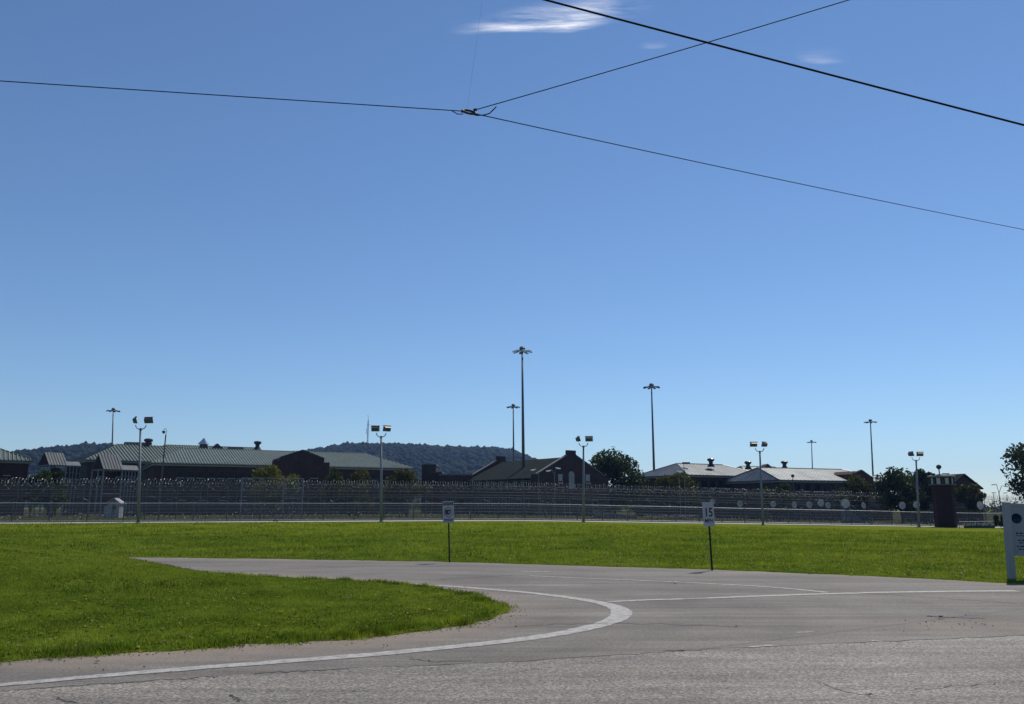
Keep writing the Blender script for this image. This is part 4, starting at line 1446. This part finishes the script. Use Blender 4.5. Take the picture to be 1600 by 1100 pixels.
# stair with handrails, ramp
d = 118
st = thing('stair', 'grey concrete stair with sloping handrails behind the right fence', 'stairs', (X(1345, d), d, -1.6))
xa, xb = X(1322, d), X(1364, d)
za_, zb_ = Z(794, d), -1.62
ns = 9
for k in range(ns):
    x0 = xa + (xb - xa) * k / ns; x1 = xa + (xb - xa) * (k + 1) / ns
    zt = za_ + (zb_ - za_) * (k + .3) / ns
    m = MB(); m.prism([(x0, d, -1.8), (x1, d, -1.8), (x1, d + 2, -1.8), (x0, d + 2, -1.8)], (0, 0, zt + 1.8)); m.build('step', M['concrete'], st)
for dy, dz in ((-.05, .9), (1.9, .95)):
    m = MB(); m.tube([(xa, d + dy, za_ + dz), (xb - .3, d + dy, zb_ + dz + .35), (xb, d + dy, zb_ + dz), (xb, d + dy, zb_)], .05, 6)
    for k in (0, 3, 6): 
        x0 = xa + (xb - xa) * k / ns; m.tube([(x0, d + dy, za_ + (zb_ - za_) * k / ns), (x0, d + dy, za_ + (zb_ - za_) * k / ns + dz)], .04, 6)
    m.build('handrail', M['galv'], st)
d = 116
m = MB(); zb = float(Hfar(np.array([X(965, d)]), np.array([d]))[0])
m.prism([(X(930, d), d, zb), (X(1000, d), d + 2, zb), (X(1000, d), d + 2, zb + .15), (X(935, d), d, zb + 1.1), (X(930, d), d, zb + 1.1)], (0, 3.0, 0))
tag(m.build('ramp', M['concrete']), 'sloping grey concrete ramp in front of the brick gable', 'ramp')
m = MB()
lc = thing('razor_wire_roll', 'loose bright roll of razor wire on the ground left of the speed limit sign', 'razor wire', (X(1045, 100), 100, float(Hfar(np.array([X(1045, 100)]), np.array([100.]))[0])))
coil('wire_loops', [Vector((X(1005, 101), 101, lc.location.z + .35)), Vector((X(1092, 103), 103, lc.location.z + .35))], .35, .22, lc)
m = MB(); m.tube([(X(1005, 101), 101, lc.location.z + .62), (X(1092, 103), 103, lc.location.z + .62)], .02, 4); m.build('support_wire', M['razor'], lc)

# assorted thin posts and lamps
def post_light(name, px, py_t, d, label, cat, heads, r=.07, mat='galv', arm=True):
    x = X(px, d); zb = float(Hfar(np.array([x]), np.array([d]))[0])
    zt = Z(py_t, d)
    root = thing(name, label, cat, (x, d, zb))
    m = MB(); m.tube([(x, d, zb - .1), (x, d, zt)], [r, r * .7], 8); m.build('pole', M[mat], root)
    for (hx, hy) in heads:
        c = W(hx, hy, d)
        m = MB()
        if arm:
            m.tube([(x, d, zt - .3), (x * .6 + c.x * .4, d, max(zt, c.z) + .1), (c.x, d, c.z + .06)], r * .5, 6)
            m.build('arm', M[mat], root)
            m = MB()
        s = 1 if c.x > x else -1
        m.box(c, (.75, .32, .14), Matrix.Rotation(s * .15, 3, 'Y'))
        m.box(c + Vector((s * .08, 0, -.09)), (.45, .26, .08))
        m.build('lamp_head', M['silver'], root)
    return root
post_light('street_lamp', 867, 739, 122, 'lamp post with two bright heads in front of the brick gable', 'street lamp', [(857, 735.5), (872, 731.5)])
post_light('street_lamp', 842, 737, 124, 'lamp post with one bright head below the shingle roof edge', 'street lamp', [(833, 734)], .05)
post_light('street_lamp', 1563, 768, 150, 'tall double arm street lamp between tower building and entrance sign', 'street lamp', [(1553, 757), (1573, 760)], .10, 'mast')
post_light('street_lamp', 1554, 772, 165, 'short single lamp post left of the double arm street lamp', 'street lamp', [(1553, 770)], .08, 'mast', False)
post_light('street_lamp', 1575, 773, 165, 'short flat headed lamp post close behind the entrance sign', 'street lamp', [(1571, 770)], .08, 'mast', False)
post_light('thin_pole', 1071, 722, 113, 'taller of two thin grey poles before the glaring metal roof', 'pole', [], .05)
post_light('lamp_pole', 1063, 737, 112, 'thin pole with a small lamp head left of the taller thin pole', 'lamp pole', [(1061.5, 736.5)], .05, 'galv', False)
post_light('thin_pole', 845, 772, 104, 'short thin pole below the left corner of the brick gable', 'pole', [], .05)
post_light('thin_pole', 1098, 784, 100, 'short pale pole just left of the speed limit sign', 'pole', [], .06, 'white')
# globe lamp
x = X(1241.5, 125); zb = -2
gl = thing('globe_lamp', 'small dark globe lamp on thin post before the long pale roof', 'lamp', (x, 125, zb))
m = MB(); m.tube([(x, 125, zb), (x, 125, Z(746, 125))], .06, 6); m.build('post', M['mast'], gl)
m = MB(); m.lathe([(.05, -.25), (.25, -.12), (.27, .05), (.15, .2), (.02, .25)], (x, 125, Z(743.5, 125)), 10); m.build('globe', M['black'], gl, True)
# camera pole
d = 104; x = X(248, d); zb = .1
cp = thing('camera_pole', 'dark surveillance camera pole with a dome camera before the striped roof', 'camera pole', (x, d, zb))
tx = X(250.5, d)
m = MB(); m.tube([(x, d, zb), (tx, d, Z(679, d))], [.10, .08], 8); m.build('pole', M['mast'], cp)
zt = Z(679, d)
m = MB(); m.tube([(tx, d, zt), (tx + .06, d, zt + .5), (tx - .05, d, zt + .75), (tx - .25, d, zt + .72), (tx - .3, d, zt + .5)], .035, 6); m.build('bracket', M['galv'], cp)
m = MB(); m.lathe([(.03, .38), (.20, .33), (.20, .22), (.16, .1), (.07, 0)], (tx - .3, d, zt + .12), 10); m.build('dome_camera', M['mast'], cp, True)
# antenna mast
d = 205; x = X(571, d)
an = thing('antenna_mast', 'thin lattice antenna mast rising before the left end of the wooded hill', 'antenna', (x, d, 0))
zt = Z(657, d)
m = MB()
for k in range(3):
    a = k * 2.094
    m.tube([(x + .28 * math.cos(a), d + .28 * math.sin(a), 0), (x + .12 * math.cos(a), d + .12 * math.sin(a), zt)], .045, 4)
zz = 1.0
while zz < zt - 1:
    for k in range(3):
        a, b = k * 2.094, (k + 1) * 2.094
        m.tube([(x + .22 * math.cos(a), d + .22 * math.sin(a), zz), (x + .22 * math.cos(b), d + .22 * math.sin(b), zz + .7)], .025, 3)
    zz += .9
m.build('lattice', M['galv'], an)
m = MB(); m.tube([(x, d, zt - .3), (x, d, zt + 1.0), (x - .25, d, zt + 1.4)], .04, 5); m.tube([(x - .6, d, zt - 1.2), (x + .5, d, zt - 1.0)], .03, 4); m.tube([(x - .35, d, zt - 2), (x - .35, d, zt - 3.4)], .05, 5); m.build('aerial', M['galv'], an)

# ------------------------------------------------------------------ trees
def leaf_quads(C, rad, n, size, seed):
    g = np.random.default_rng(seed)
    k = g.integers(0, len(C), n)
    d = g.normal(0, 1, (n, 3)); d /= np.linalg.norm(d, axis=1)[:, None]
    rr = rad[k] * (g.uniform(0, 1, n) ** .4)[:, None] if rad.ndim > 1 else (rad[k] * g.uniform(0, 1, n) ** .4)[:, None]
    P = C[k] + d * rr
    a = g.normal(0, 1, (n, 3)); a /= np.linalg.norm(a, axis=1)[:, None]
    b = np.cross(a, g.normal(0, 1, (n, 3))); b /= np.linalg.norm(b, axis=1)[:, None]
    s = size * g.uniform(.5, 1.3, n)
    a *= (s * .9)[:, None]; b *= (s * .55)[:, None]
    v = np.stack([P - a, P + b, P + a, P - b], 1).reshape(-1, 3)
    tone = np.repeat(np.clip(.45 + .3 * (g.uniform(0, 1, len(C))[k] - .5) + g.normal(0, .15, n), 0, 1), 4)
    return v, np.arange(4 * n).reshape(-1, 4), tone

def tree(name, label, px, d, py_top, px_w, py_low, n_leaf, leaf, mat, seed, cat='tree', nblob=14, group=None, trunk_r=.22, flat=1.0):
    g = np.random.default_rng(seed)
    x = X(px, d); zb = float(Hfar(np.array([x]), np.array([d]))[0])
    zt = Z(py_top, d); zl = max(Z(py_low, d), zb + .2)
    w = px_w / 1302.3 * d
    root = thing(name, label, cat, (x, d, zb), group)
    zc, hz = (zt + zl) / 2, (zt - zl) / 2
    C, rad = [], []
    ph = g.uniform(0, 6.28)
    for k in range(nblob):
        p = g.normal(0, 1, 3); p /= np.linalg.norm(p)
        r = g.uniform(.55, .98)
        C.append((x + p[0] * w / 2 * r * .9, d + p[1] * w / 2 * r * .8, zc + p[2] * hz * r * .9))
        rad.append(min(w / 2, hz) * g.uniform(.26, .46))
    C = np.array(C); rad = np.array(rad)
    C[:, 2] = np.clip(C[:, 2], zl + rad * .3, zt - rad * .9)
    C[:, 0] = np.clip(C[:, 0], x - w / 2 + rad * .7, x + w / 2 - rad * .7)
    v, f, tone = leaf_quads(C, rad, n_leaf, leaf, seed)
    me = tri_mesh('crown', v, f, mat, {'tone': tone}, root.location)
    link('crown', me, root)
    m = MB()
    m.tube([(x, d, zb - .2), (x + .1, d, (zb + zl) / 2), (x, d + .1, zl), (x - .1, d, zc)], [trunk_r, trunk_r * .8, trunk_r * .65, trunk_r * .4], 8)
    for k in range(min(nblob, 9)):
        c = C[k]
        m.tube([(x, d, zl * .6 + zc * .4 - hz * .3), ((x + c[0]) / 2, (d + c[1]) / 2, (zl + c[2]) / 2 + .2), tuple(c)], [trunk_r * .45, trunk_r * .3, trunk_r * .12], 5)
    m.build('trunk', M['bark'], root)
    return root

tree('tree', 'big rounded dark tree between the brick gable and glaring roof', 961, 150, 698, 100, 803, 9000, .34, M['leaf'], 3, nblob=30, trunk_r=.4)
tree('tree', 'small dark tree filling the gap at the right foot of the big tree', 998, 152, 752, 34, 803, 1600, .3, M['leaf'], 31, nblob=8)
tree('tree', 'bright yellow green tree left of the dark brick gable', 426, 114, 720.5, 74, 803, 4200, .22, M['leaf_y'], 4, nblob=20)
tree('tree', 'dull olive tree below the right end of the striped roof', 545, 118, 733, 92, 803, 4200, .24, M['leaf_d'], 5, nblob=20)
tree('tree', 'dark olive tree right of the second floodlight pole', 634, 116, 726, 76, 803, 4200, .22, M['leaf_d'], 6, nblob=20)
tree('tree', 'dark tree in front of the left white framed porch', 82, 106, 733, 58, 800, 3400, .2, M['leaf'], 8, nblob=14)
tree('shrub', 'low dark shrub between far left building and porch', 48, 108, 741, 30, 803, 1500, .2, M['leaf'], 9, 'shrub', 8)
tree('tree', 'olive tree before the glaring metal roof around two thin poles', 1062, 128, 736, 84, 803, 4600, .24, M['leaf_d'], 10, nblob=20)
tree('shrub', 'rounded dark shrub under the left end of the long pale roof', 1217, 124, 750, 52, 803, 2600, .22, M['leaf'], 11, 'shrub', 12)
tree('tree', 'olive tree partly hiding the small dark gable of the pale roof', 1341, 122, 737, 62, 803, 3800, .22, M['leaf_d'], 12, nblob=16)
tree('tree', 'wide dark tree between the pale roof and guard tower', 1408, 118, 730, 74, 803, 4600, .23, M['leaf'], 13, nblob=18)
tree('tree', 'dark tree behind the last floodlight pole, top left of the tower', 1445, 122, 727, 44, 803, 2600, .23, M['leaf'], 14, nblob=12)
tree('tree', 'leafy dark creeper tree against the brick gable right of the tower', 1516, 120, 752, 46, 800, 2600, .22, M['leaf_d'], 15, nblob=14)
tree('tree', 'loose airy tree at the right edge above the entrance sign', 1618, 112, 689, 96, 806, 3600, .28, M['leaf'], 16, nblob=34, trunk_r=.25)
tree('hedge', 'low black green hedge right of the low barrier', 1561, 93, 805, 26, 824, 2600, .14, M['leaf'], 17, 'hedge', 10, trunk_r=.05)
tree('bush', 'tiny bush on the near verge of the pale track before the gate', 431, 70.5, 813, 9, 818, 240, .07, M['weed'], 18, 'bush', 4, trunk_r=.02)

# ------------------------------------------------------------------ hills and woods
def hill(name, crest, d, label, seed, ntree, foot=700):
    g = np.random.default_rng(seed)
    cx = np.array([X(p, d) for p, _ in crest]); cz = np.array([Z(q, d) for _, q in crest]) - 9
    def hz(x, y):
        h = np.interp(x, cx, cz, left=-3, right=-3)
        t = np.clip((y - (d - foot)) / foot, 0, 1)
        prof = np.where(y < d, np.sin(t * np.pi / 2) ** 1.15, np.clip(1 - (y - d) / 700, 0, 1))
        return h * prof + 3.0 * np.sin(x * .021 + y * .012) * np.sin(y * .017 + 1) * np.clip(t, 0, .8) * (h > 0) - 3
    xs = np.linspace(cx[0] - 60, cx[-1] + 60, 90)
    ys = np.linspace(d - foot, d + 500, 50)
    me = grid_mesh(name, xs, ys, lambda x, y: (hz(x, y), None), M['hill'])
    tag(link(name, me), label, kind='structure')
    # tree crowns over the whole slope
    import bmesh
    bm = bmesh.new(); bmesh.ops.create_icosphere(bm, subdivisions=1, radius=1)
    bv = np.array([v.co[:] for v in bm.verts]); bf = np.array([[v.index for v in f.verts] for f in bm.faces]); bm.free()
    x = g.uniform(cx[0], cx[-1], ntree); y = d - foot * g.uniform(0, 1, ntree) ** 1.6 * .9 + g.uniform(-5, 25, ntree)
    nb_ = ntree // 18
    y[:nb_] = d + g.uniform(-12, 12, nb_)
    z = hz(x, y)
    k = z > 1
    x, y, z = x[k], y[k], z[k]
    n = len(x)
    r = g.uniform(2.4, 5.0, n) * np.where(g.uniform(0, 1, n) < .12, 1.5, 1.0)
    sc = np.stack([r * g.uniform(.8, 1.3, n), r * g.uniform(.8, 1.2, n), r * g.uniform(.8, 1.25, n)], 1)
    V = bv[None] * sc[:, None] * (1 + g.normal(0, .10, (n, len(bv), 1))) + np.stack([x, y, z + 1], 1)[:, None]
    Ff = bf[None] + (np.arange(n) * len(bv))[:, None, None]
    wm = tri_mesh('hillside_woods', V.reshape(-1, 3), Ff.reshape(-1, 3), M['woods'])
    tag(link('hillside_woods', wm), 'dark trees covering the ' + label, kind='stuff')

hill('hill', [(430, 716), (460, 707), (500, 703), (520, 699), (545, 695), (580, 692), (640, 692), (700, 695), (780, 697), (802, 702), (818, 709), (850, 722), (900, 745), (960, 780)], 1500,
     'long low wooded hill behind the centre', 41, 9000)
hill('hill', [(-120, 735), (0, 726), (40, 722), (50, 723), (62, 719), (95, 713), (115, 705), (140, 700), (160, 695), (190, 693), (215, 695), (260, 702), (330, 725), (400, 760)], 1250,
     'wooded hill at the far left', 42, 5500, 600)

g = np.random.default_rng(77)
C = []
for k in range(900):
    px = g.uniform(560, 1800)
    d = 285 + g.uniform(0, 60)
    C.append((X(px, d), d, g.uniform(-1.5, 2.2) + .9 * math.sin(px * .03) * math.sin(px * .011)))
C = np.array(C)
v, f, tone = leaf_quads(C, np.full(len(C), 1.6), 16000, .6, 78)
tag(link('distant_treeline', tri_mesh('distant_treeline', v, f, M['leaf'], {'tone': tone})), 'hazy low line of far trees on the right horizon', kind='stuff')

# ------------------------------------------------------------------ signs
def text_mesh(s, size, mat, bold=0.0, sx=1.0):
    cu = bpy.data.curves.new('lettering', 'FONT')
    cu.body = s
    cu.size = size
    cu.align_x = 'CENTER'
    cu.align_y = 'CENTER'
    cu.extrude = .0015
    cu.offset = bold
    o = bpy.data.objects.new('tmp_text', cu)
    COL.objects.link(o)
    dg = bpy.context.evaluated_depsgraph_get()
    me = bpy.data.meshes.new_from_object(o.evaluated_get(dg))
    bpy.data.objects.remove(o)
    bpy.data.curves.remove(cu)
    me.materials.clear()
    me.materials.append(mat)
    for v_ in me.vertices:
        v_.co.x *= sx
    return me

def put_text(s, size, mat, parent, at, name='lettering', bold=0.0, sx=1.0):
    o = link(name, text_mesh(s, size, mat, bold, sx), parent, Vector(at))
    o.rotation_euler = (math.pi / 2, 0, 0)
    return o

def rounded(w, h, r, n=4):
    pts = []
    for cx, cz, a0 in ((w / 2 - r, h / 2 - r, 0), (-w / 2 + r, h / 2 - r, 90), (-w / 2 + r, -h / 2 + r, 180), (w / 2 - r, -h / 2 + r, 270)):
        for k in range(n + 1):
            a = R(a0 + 90 * k / n)
            pts.append(Vector((cx + r * math.cos(a), 0, cz + r * math.sin(a))))
    return pts

def small_sign(label, px, py_b, py_panel_b, py_top, wpx, name, lean):
    b = G(px, py_b, .02)
    d = b.y
    root = thing(name, label, 'sign', (b.x, d, H(b.x, d) - .02))
    s = 1302.3 / d
    zb = Z(py_panel_b, d) - root.location.z
    zt = Z(py_top, d) - root.location.z
    h, w = zt - zb, wpx / s
    root.rotation_euler = (0, lean, 0)
    m = MB()
    # U channel post
    for ox, ww in ((-.018, .006), (.018, .006)):
        m.box((ox, .012, zt * .49 - .1), (ww, .03, zt * .98))
    m.box((0, .028, zt * .49 - .1), (.042, .006, zt * .98))
    me = m.mesh('post', M['green_post']); link('post', me, root)
    m = MB(); m.prism([p + Vector((0, -.012, (zt + zb) / 2)) for p in rounded(w, h, .025)], (0, .006, 0)); pan = link('panel', m.mesh('panel', M['sign_w']), root)
    m = MB()
    for zz in (zt - .08, zb + .08):
        m.tube([(0, -.020, zz), (0, .03, zz)], .008, 6)
    link('bolt', m.mesh('bolt', M['galv']), root)
    return root, pan, w, h, (zt + zb) / 2

r15, pan, w, h, zc = small_sign('white 15 MPH speed limit sign on a thin green post', 1113, 890, 822.5, 784.5, 17.6, 'speed_sign', R(-1.4))
put_text('15', h * .50, M['print_k'], pan, (0, -.0135, zc + h * .06), bold=.008, sx=.74)
put_text('MPH', h * .23, M['print_k'], pan, (0, -.0135, zc - h * .27), bold=.002, sx=.76)
rn, pan, w, h, zc = small_sign('white and navy camera surveillance notice sign on a thin post', 702.5, 877.5, 817, 783, 17.4, 'notice_sign', R(-2.2))
m = MB(); m.prism([p + Vector((0, -.0135, zc + h * .38)) for p in rounded(w * .90, h * .14, .01)], (0, .0015, 0)); link('header_band', m.mesh('header_band', M['print_n']), pan)
put_text('NOTICE', h * .13, M['sign_w'], pan, (0, -.0150, zc + h * .38), bold=.001, sx=.85)
hexp = lambda r_, sx: [Vector((r_ * sx * math.sin(R(60 * k)), 0, r_ * math.cos(R(60 * k)))) for k in range(6)]
m = MB(); m.prism([p + Vector((0, -.0135, zc)) for p in hexp(h * .25, .85)], (0, .0015, 0)); link('emblem_frame', m.mesh('emblem_frame', M['print_n']), pan)
m = MB(); m.prism([p + Vector((0, -.0150, zc)) for p in hexp(h * .22, .85)], (0, .0015, 0)); link('emblem_field', m.mesh('emblem_field', M['sign_w']), pan)
m = MB(); m.prism([p + Vector((-.01, -.0165, zc + .01)) for p in rounded(w * .50, h * .20, .02)], (0, .0015, 0))
m.prism([Vector((-w * .22, -.0165, zc - h * .12)), Vector((w * .10, -.0165, zc - h * .12)), Vector((w * .10, -.0165, zc - h * .08)), Vector((-w * .22, -.0165, zc - h * .08))], (0, .0015, 0))
link('camera_emblem', m.mesh('camera_emblem', M['print_k']), pan)
m = MB(); m.lathe([(.024, 0), (.024, .001)], (0, 0, 0), 12)
lo = link('camera_lens', m.mesh('camera_lens', M['sign_w']), pan, (w * .06, -.0175, zc)); lo.rotation_euler = (math.pi / 2, 0, 0)
for k in range(2):
    m = MB(); zz = zc - h * (.33 + .075 * k)
    x = -w * .40
    while x < w * .36:
        ww = random.uniform(.018, .05); m.box((x + ww / 2, -.0128, zz), (ww, .0012, h * .045)); x += ww + .012
    tag(link('text_line', m.mesh('text_line', M['print_n']), pan), 'small unreadable navy text line')

# entrance sign at the right edge
bs = G(1581, 906, .02)
d = bs.y
s = 1302.3 / d
es = thing('entrance_sign', 'large pale blue grey entrance sign with round dark seals, cut by right edge', 'sign', (bs.x, d, H(bs.x, d) - .02))
es.rotation_euler = (0, R(1.8), R(-4))
ht = Z(785, d) - es.location.z
zpb = Z(866, d) - es.location.z
wS = 2.3
pw = .125
for xx in (0, wS):
    m = MB()
    m.box((xx, 0, ht / 2 - .1), (pw, pw, ht + .2))
    m.add([(xx - pw / 2 - .01, -pw / 2 - .01, ht), (xx + pw / 2 + .01, -pw / 2 - .01, ht), (xx + pw / 2 + .01, pw / 2 + .01, ht), (xx - pw / 2 - .01, pw / 2 + .01, ht), (xx, 0, ht + .05)],
          [(0, 1, 4), (1, 2, 4), (2, 3, 4), (3, 0, 4), (3, 2, 1, 0)])
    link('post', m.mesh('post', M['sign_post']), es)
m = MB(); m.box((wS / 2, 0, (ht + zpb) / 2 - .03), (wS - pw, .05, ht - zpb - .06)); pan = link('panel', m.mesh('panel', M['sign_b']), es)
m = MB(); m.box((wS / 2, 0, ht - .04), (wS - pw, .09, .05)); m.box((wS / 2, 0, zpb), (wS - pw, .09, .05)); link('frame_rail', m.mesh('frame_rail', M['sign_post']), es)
def disc(parent, x, z, r, y, mat, name):
    m = MB(); pts = [Vector((x + r * math.cos(2 * math.pi * k / 28), y, z + r * math.sin(2 * math.pi * k / 28))) for k in range(28)]
    m.prism(pts, (0, .004, 0)); return link(name, m.mesh(name, mat), parent)
zs = Z(809.5, d) - es.location.z
for xx in (.185, .46):
    sl = disc(pan, xx, zs, .108, -.031, M['print_n'], 'seal')
    disc(sl, xx, zs, .090, -.034, M['print_g'], 'seal_field')
    m = MB(); m.box((xx, -.0355, zs + .005), (.18, .003, .028)); m.box((xx, -.0355, zs - .045), (.014, .003, .075))
    pts = [Vector((xx + .088 * math.cos(a), -.0350, zs + .015 + .07 * math.sin(a))) for a in np.linspace(.15, math.pi - .15, 12)]
    m.prism(pts, (0, .001, 0)); link('seal_emblem', m.mesh('seal_emblem', M['print_n']), sl)
for py, x0, hh in ((832.5, .15, .030), (836.5, .15, .020), (843.5, .18, .030), (847.5, .20, .022), (853, .15, .030), (857.5, .18, .024)):
    m = MB(); zz = Z(py, d) - es.location.z; x = x0
    while x < 1.9:
        ww = random.uniform(.03, .11); m.box((x + ww / 2, -.0265, zz), (ww, .003, hh)); x += ww + .022
    tag(link('text_line', m.mesh('text_line', M['print_g']), pan), 'small blurred blue grey text line')

# ------------------------------------------------------------------ overhead wires
def cable(name, label, a, b, r, sag, n=40):
    pts = []
    for k in range(n + 1):
        t = k / n
        p = a.lerp(b, t)
        p.z -= sag * 4 * t * (1 - t)
        pts.append(p)
    m = MB(); m.tube(pts, r, 6)
    return tag(m.build(name, M['wire'], None, True), label, 'cable', 'overhead cables')

N = W(733, 175, 10.4)
rg = thing('pull_ring', 'black oval pull ring where the three thin span wires meet', 'ring', N, None)
m = MB()
pts = [N + Vector((.085 * math.cos(a), .05 * math.sin(a), -.020 * math.cos(a) + .045 * math.sin(a))) for a in np.linspace(0, 2 * math.pi, 25)]
m.tube(pts, .016, 8, False); m.build('ring', M['black'], rg, True)
for dx, dz in ((-.08, .010), (.075, .03), (.08, -.03)):
    m = MB(); m.tube([N + Vector((dx * .8, 0, dz * .8)), N + Vector((dx * 1.35, 0, dz * 1.3))], .020, 7); m.build('clamp', M['black'], rg)
m = MB(); m.tube([N + Vector((.10, 0, -.05)), N + Vector((.2, 0, -.045)), N + Vector((.28, .02, -.01)), N + Vector((.33, .05, .06)), N + Vector((.37, .07, .115))], .008, 6); m.build('jumper_loop', M['wire'], rg, True)
m = MB(); m.tube([N + Vector((-.24, 0, .022)), N + Vector((-.16, 0, -.03)), N + Vector((-.08, 0, -.03))], .007, 6); m.build('jumper_loop', M['wire'], rg, True)
cable('span_wire', 'thin black span wire running left from the pull ring', N + Vector((-.08, 0, .012)), W(-420, 99, 9.4), .0064, .0)
cable('span_wire', 'thin black span wire rising right from the pull ring to the top edge', N + Vector((.08, 0, .03)), W(1650, -100, 9.5), .0064, .03)
cable('span_wire', 'thin black span wire descending right from the pull ring', N + Vector((.10, 0, -.03)), W(1900, 414, 26), .0068, .10)
cable('power_cable', 'thick black cable slanting across the upper right sky', W(560, -78, 8.6), W(2000, 298, 9.6), .0122, .02)
hp = W(754, -2, 10.45)
cable('hanger_wire', 'hair thin wire hanging the pull ring from above', N + Vector((-.03, 0, .03)), hp, .0008, .0, 12)
hk = thing('hanger_clamp', 'small black clamp at the top edge above the pull ring', 'clamp', hp)
m = MB(); m.lathe([(.02, 0), (.045, .02), (.05, .07), (.03, .16), (.02, .22)], hp, 10); m.build('clamp_body', M['black'], hk, True)

# ------------------------------------------------------------------ cirrus wisps (thin sheets of cloud high up)
def cloudmat():
    m, nt, b = new_mat('cirrus')
    nt.nodes.remove(b)
    tc = nt.nodes.new('ShaderNodeTexCoord')
    mp = nt.nodes.new('ShaderNodeMapping'); mp.inputs['Scale'].default_value = (1, 1, 1)
    nt.links.new(tc.outputs['UV'], mp.inputs[0])
    at = nt.nodes.new('ShaderNodeAttribute'); at.attribute_name = 'wisp'
    n1 = noise_node(nt, mapping(nt, (.0009, .0042, 1), (0, 0, .12)), 1.0, 8, .62)
    r1 = ramp(nt, n1, (.40), (0, 0, 0), .74, (1, 1, 1))
    r1 = mixc(nt, 1.0, r1, ramp(nt, noise_node(nt, mapping(nt, (.003, .022, 1), (0, 0, .2)), 1.0, 8, .7), .32, (.35,) * 3, .66, (1.15,) * 3), 'MULTIPLY')
    mu = nt.nodes.new('ShaderNodeMath'); mu.operation = 'MULTIPLY'
    nt.links.new(at.outputs['Fac'], mu.inputs[0]); nt.links.new(r1, mu.inputs[1])
    tr = nt.nodes.new('ShaderNodeBsdfTransparent')
    tl = nt.nodes.new('ShaderNodeBsdfTranslucent'); tl.inputs[0].default_value = (.9, .9, .9, 1)
    mx = nt.nodes.new('ShaderNodeMixShader')
    nt.links.new(mu.outputs[0], mx.inputs[0]); nt.links.new(tr.outputs[0], mx.inputs[1]); nt.links.new(tl.outputs[0], mx.inputs[2])
    nt.links.new(mx.outputs[0], nt.nodes['Material Output'].inputs[0])
    return m
M['cirrus'] = cloudmat()

def cloud(label, spine, top_h, dens, alt=4200.0):
    """spine: lower edge of the wisp in the sky; the sheet lies level at altitude alt"""
    U, Vv = 60, 14
    sx = [p[0] for p in spine]; sy = [p[1] for p in spine]
    vs, at = [], []
    for j in range(Vv + 1):
        for i in range(U + 1):
            px = sx[0] + (sx[-1] - sx[0]) * i / U
            base = np.interp(px, sx, sy)
            q = -.25 + 1.25 * j / Vv
            fade = math.sin(math.pi * min(max(i / U, 0), 1)) ** .6
            hh = top_h(i / U)
            py = base - q * hh
            x, y, z_ = ray(px, py)
            t = (alt - CAM_H) / z_
            vs.append((x * t, y * t, alt))
            prof = max(0, 1 + q / .25) if q < 0 else (1 - q) ** 1.6
            at.append(dens * fade * prof * min(1, 3 * i / U) * min(1, 3 * (1 - i / U)))
    qs = [(j * (U + 1) + i, j * (U + 1) + i + 1, (j + 1) * (U + 1) + i + 1, (j + 1) * (U + 1) + i) for j in range(Vv) for i in range(U)]
    me = tri_mesh('cloud', np.array(vs), np.array(qs), M['cirrus'], {'wisp': at})
    me.polygons.foreach_set('use_smooth', [True] * len(me.polygons))
    return tag(link('cloud', me), label, kind='stuff')

cloud('long white cirrus wisp at the top centre', [(690, 50), (730, 50), (790, 43), (850, 41), (890, 41), (930, 30), (970, 18), (1040, 2)], lambda t: 13 + 66 * t, 1.9)
cloud('faint small cirrus wisp at the upper right', [(1235, 92), (1285, 96), (1330, 92)], lambda t: 24, .5)
cloud('very faint tiny cirrus wisp under the thick cable', [(995, 74), (1020, 75), (1050, 72)], lambda t: 12, .3)

# ------------------------------------------------------------------ haze
USE_HAZE = True
if USE_HAZE:
    hm = bpy.data.materials.new('haze')
    hm.use_nodes = True
    nt = hm.node_tree
    nt.nodes.remove(nt.nodes['Principled BSDF'])
    pv_ = nt.nodes.new('ShaderNodeVolumePrincipled')
    pv_.inputs['Color'].default_value = (.30, .52, 1.0, 1)
    pv_.inputs['Density'].default_value = .00013
    pv_.inputs['Anisotropy'].default_value = .4
    nt.links.new(pv_.outputs[0], nt.nodes['Material Output'].inputs['Volume'])
    m = MB(); m.box((0, 1280, 62.5), (5700, 2760, 137)); 
    hz_ = m.build('haze', hm)
    tag(hz_, 'thin blue air haze over the whole site', kind='stuff')
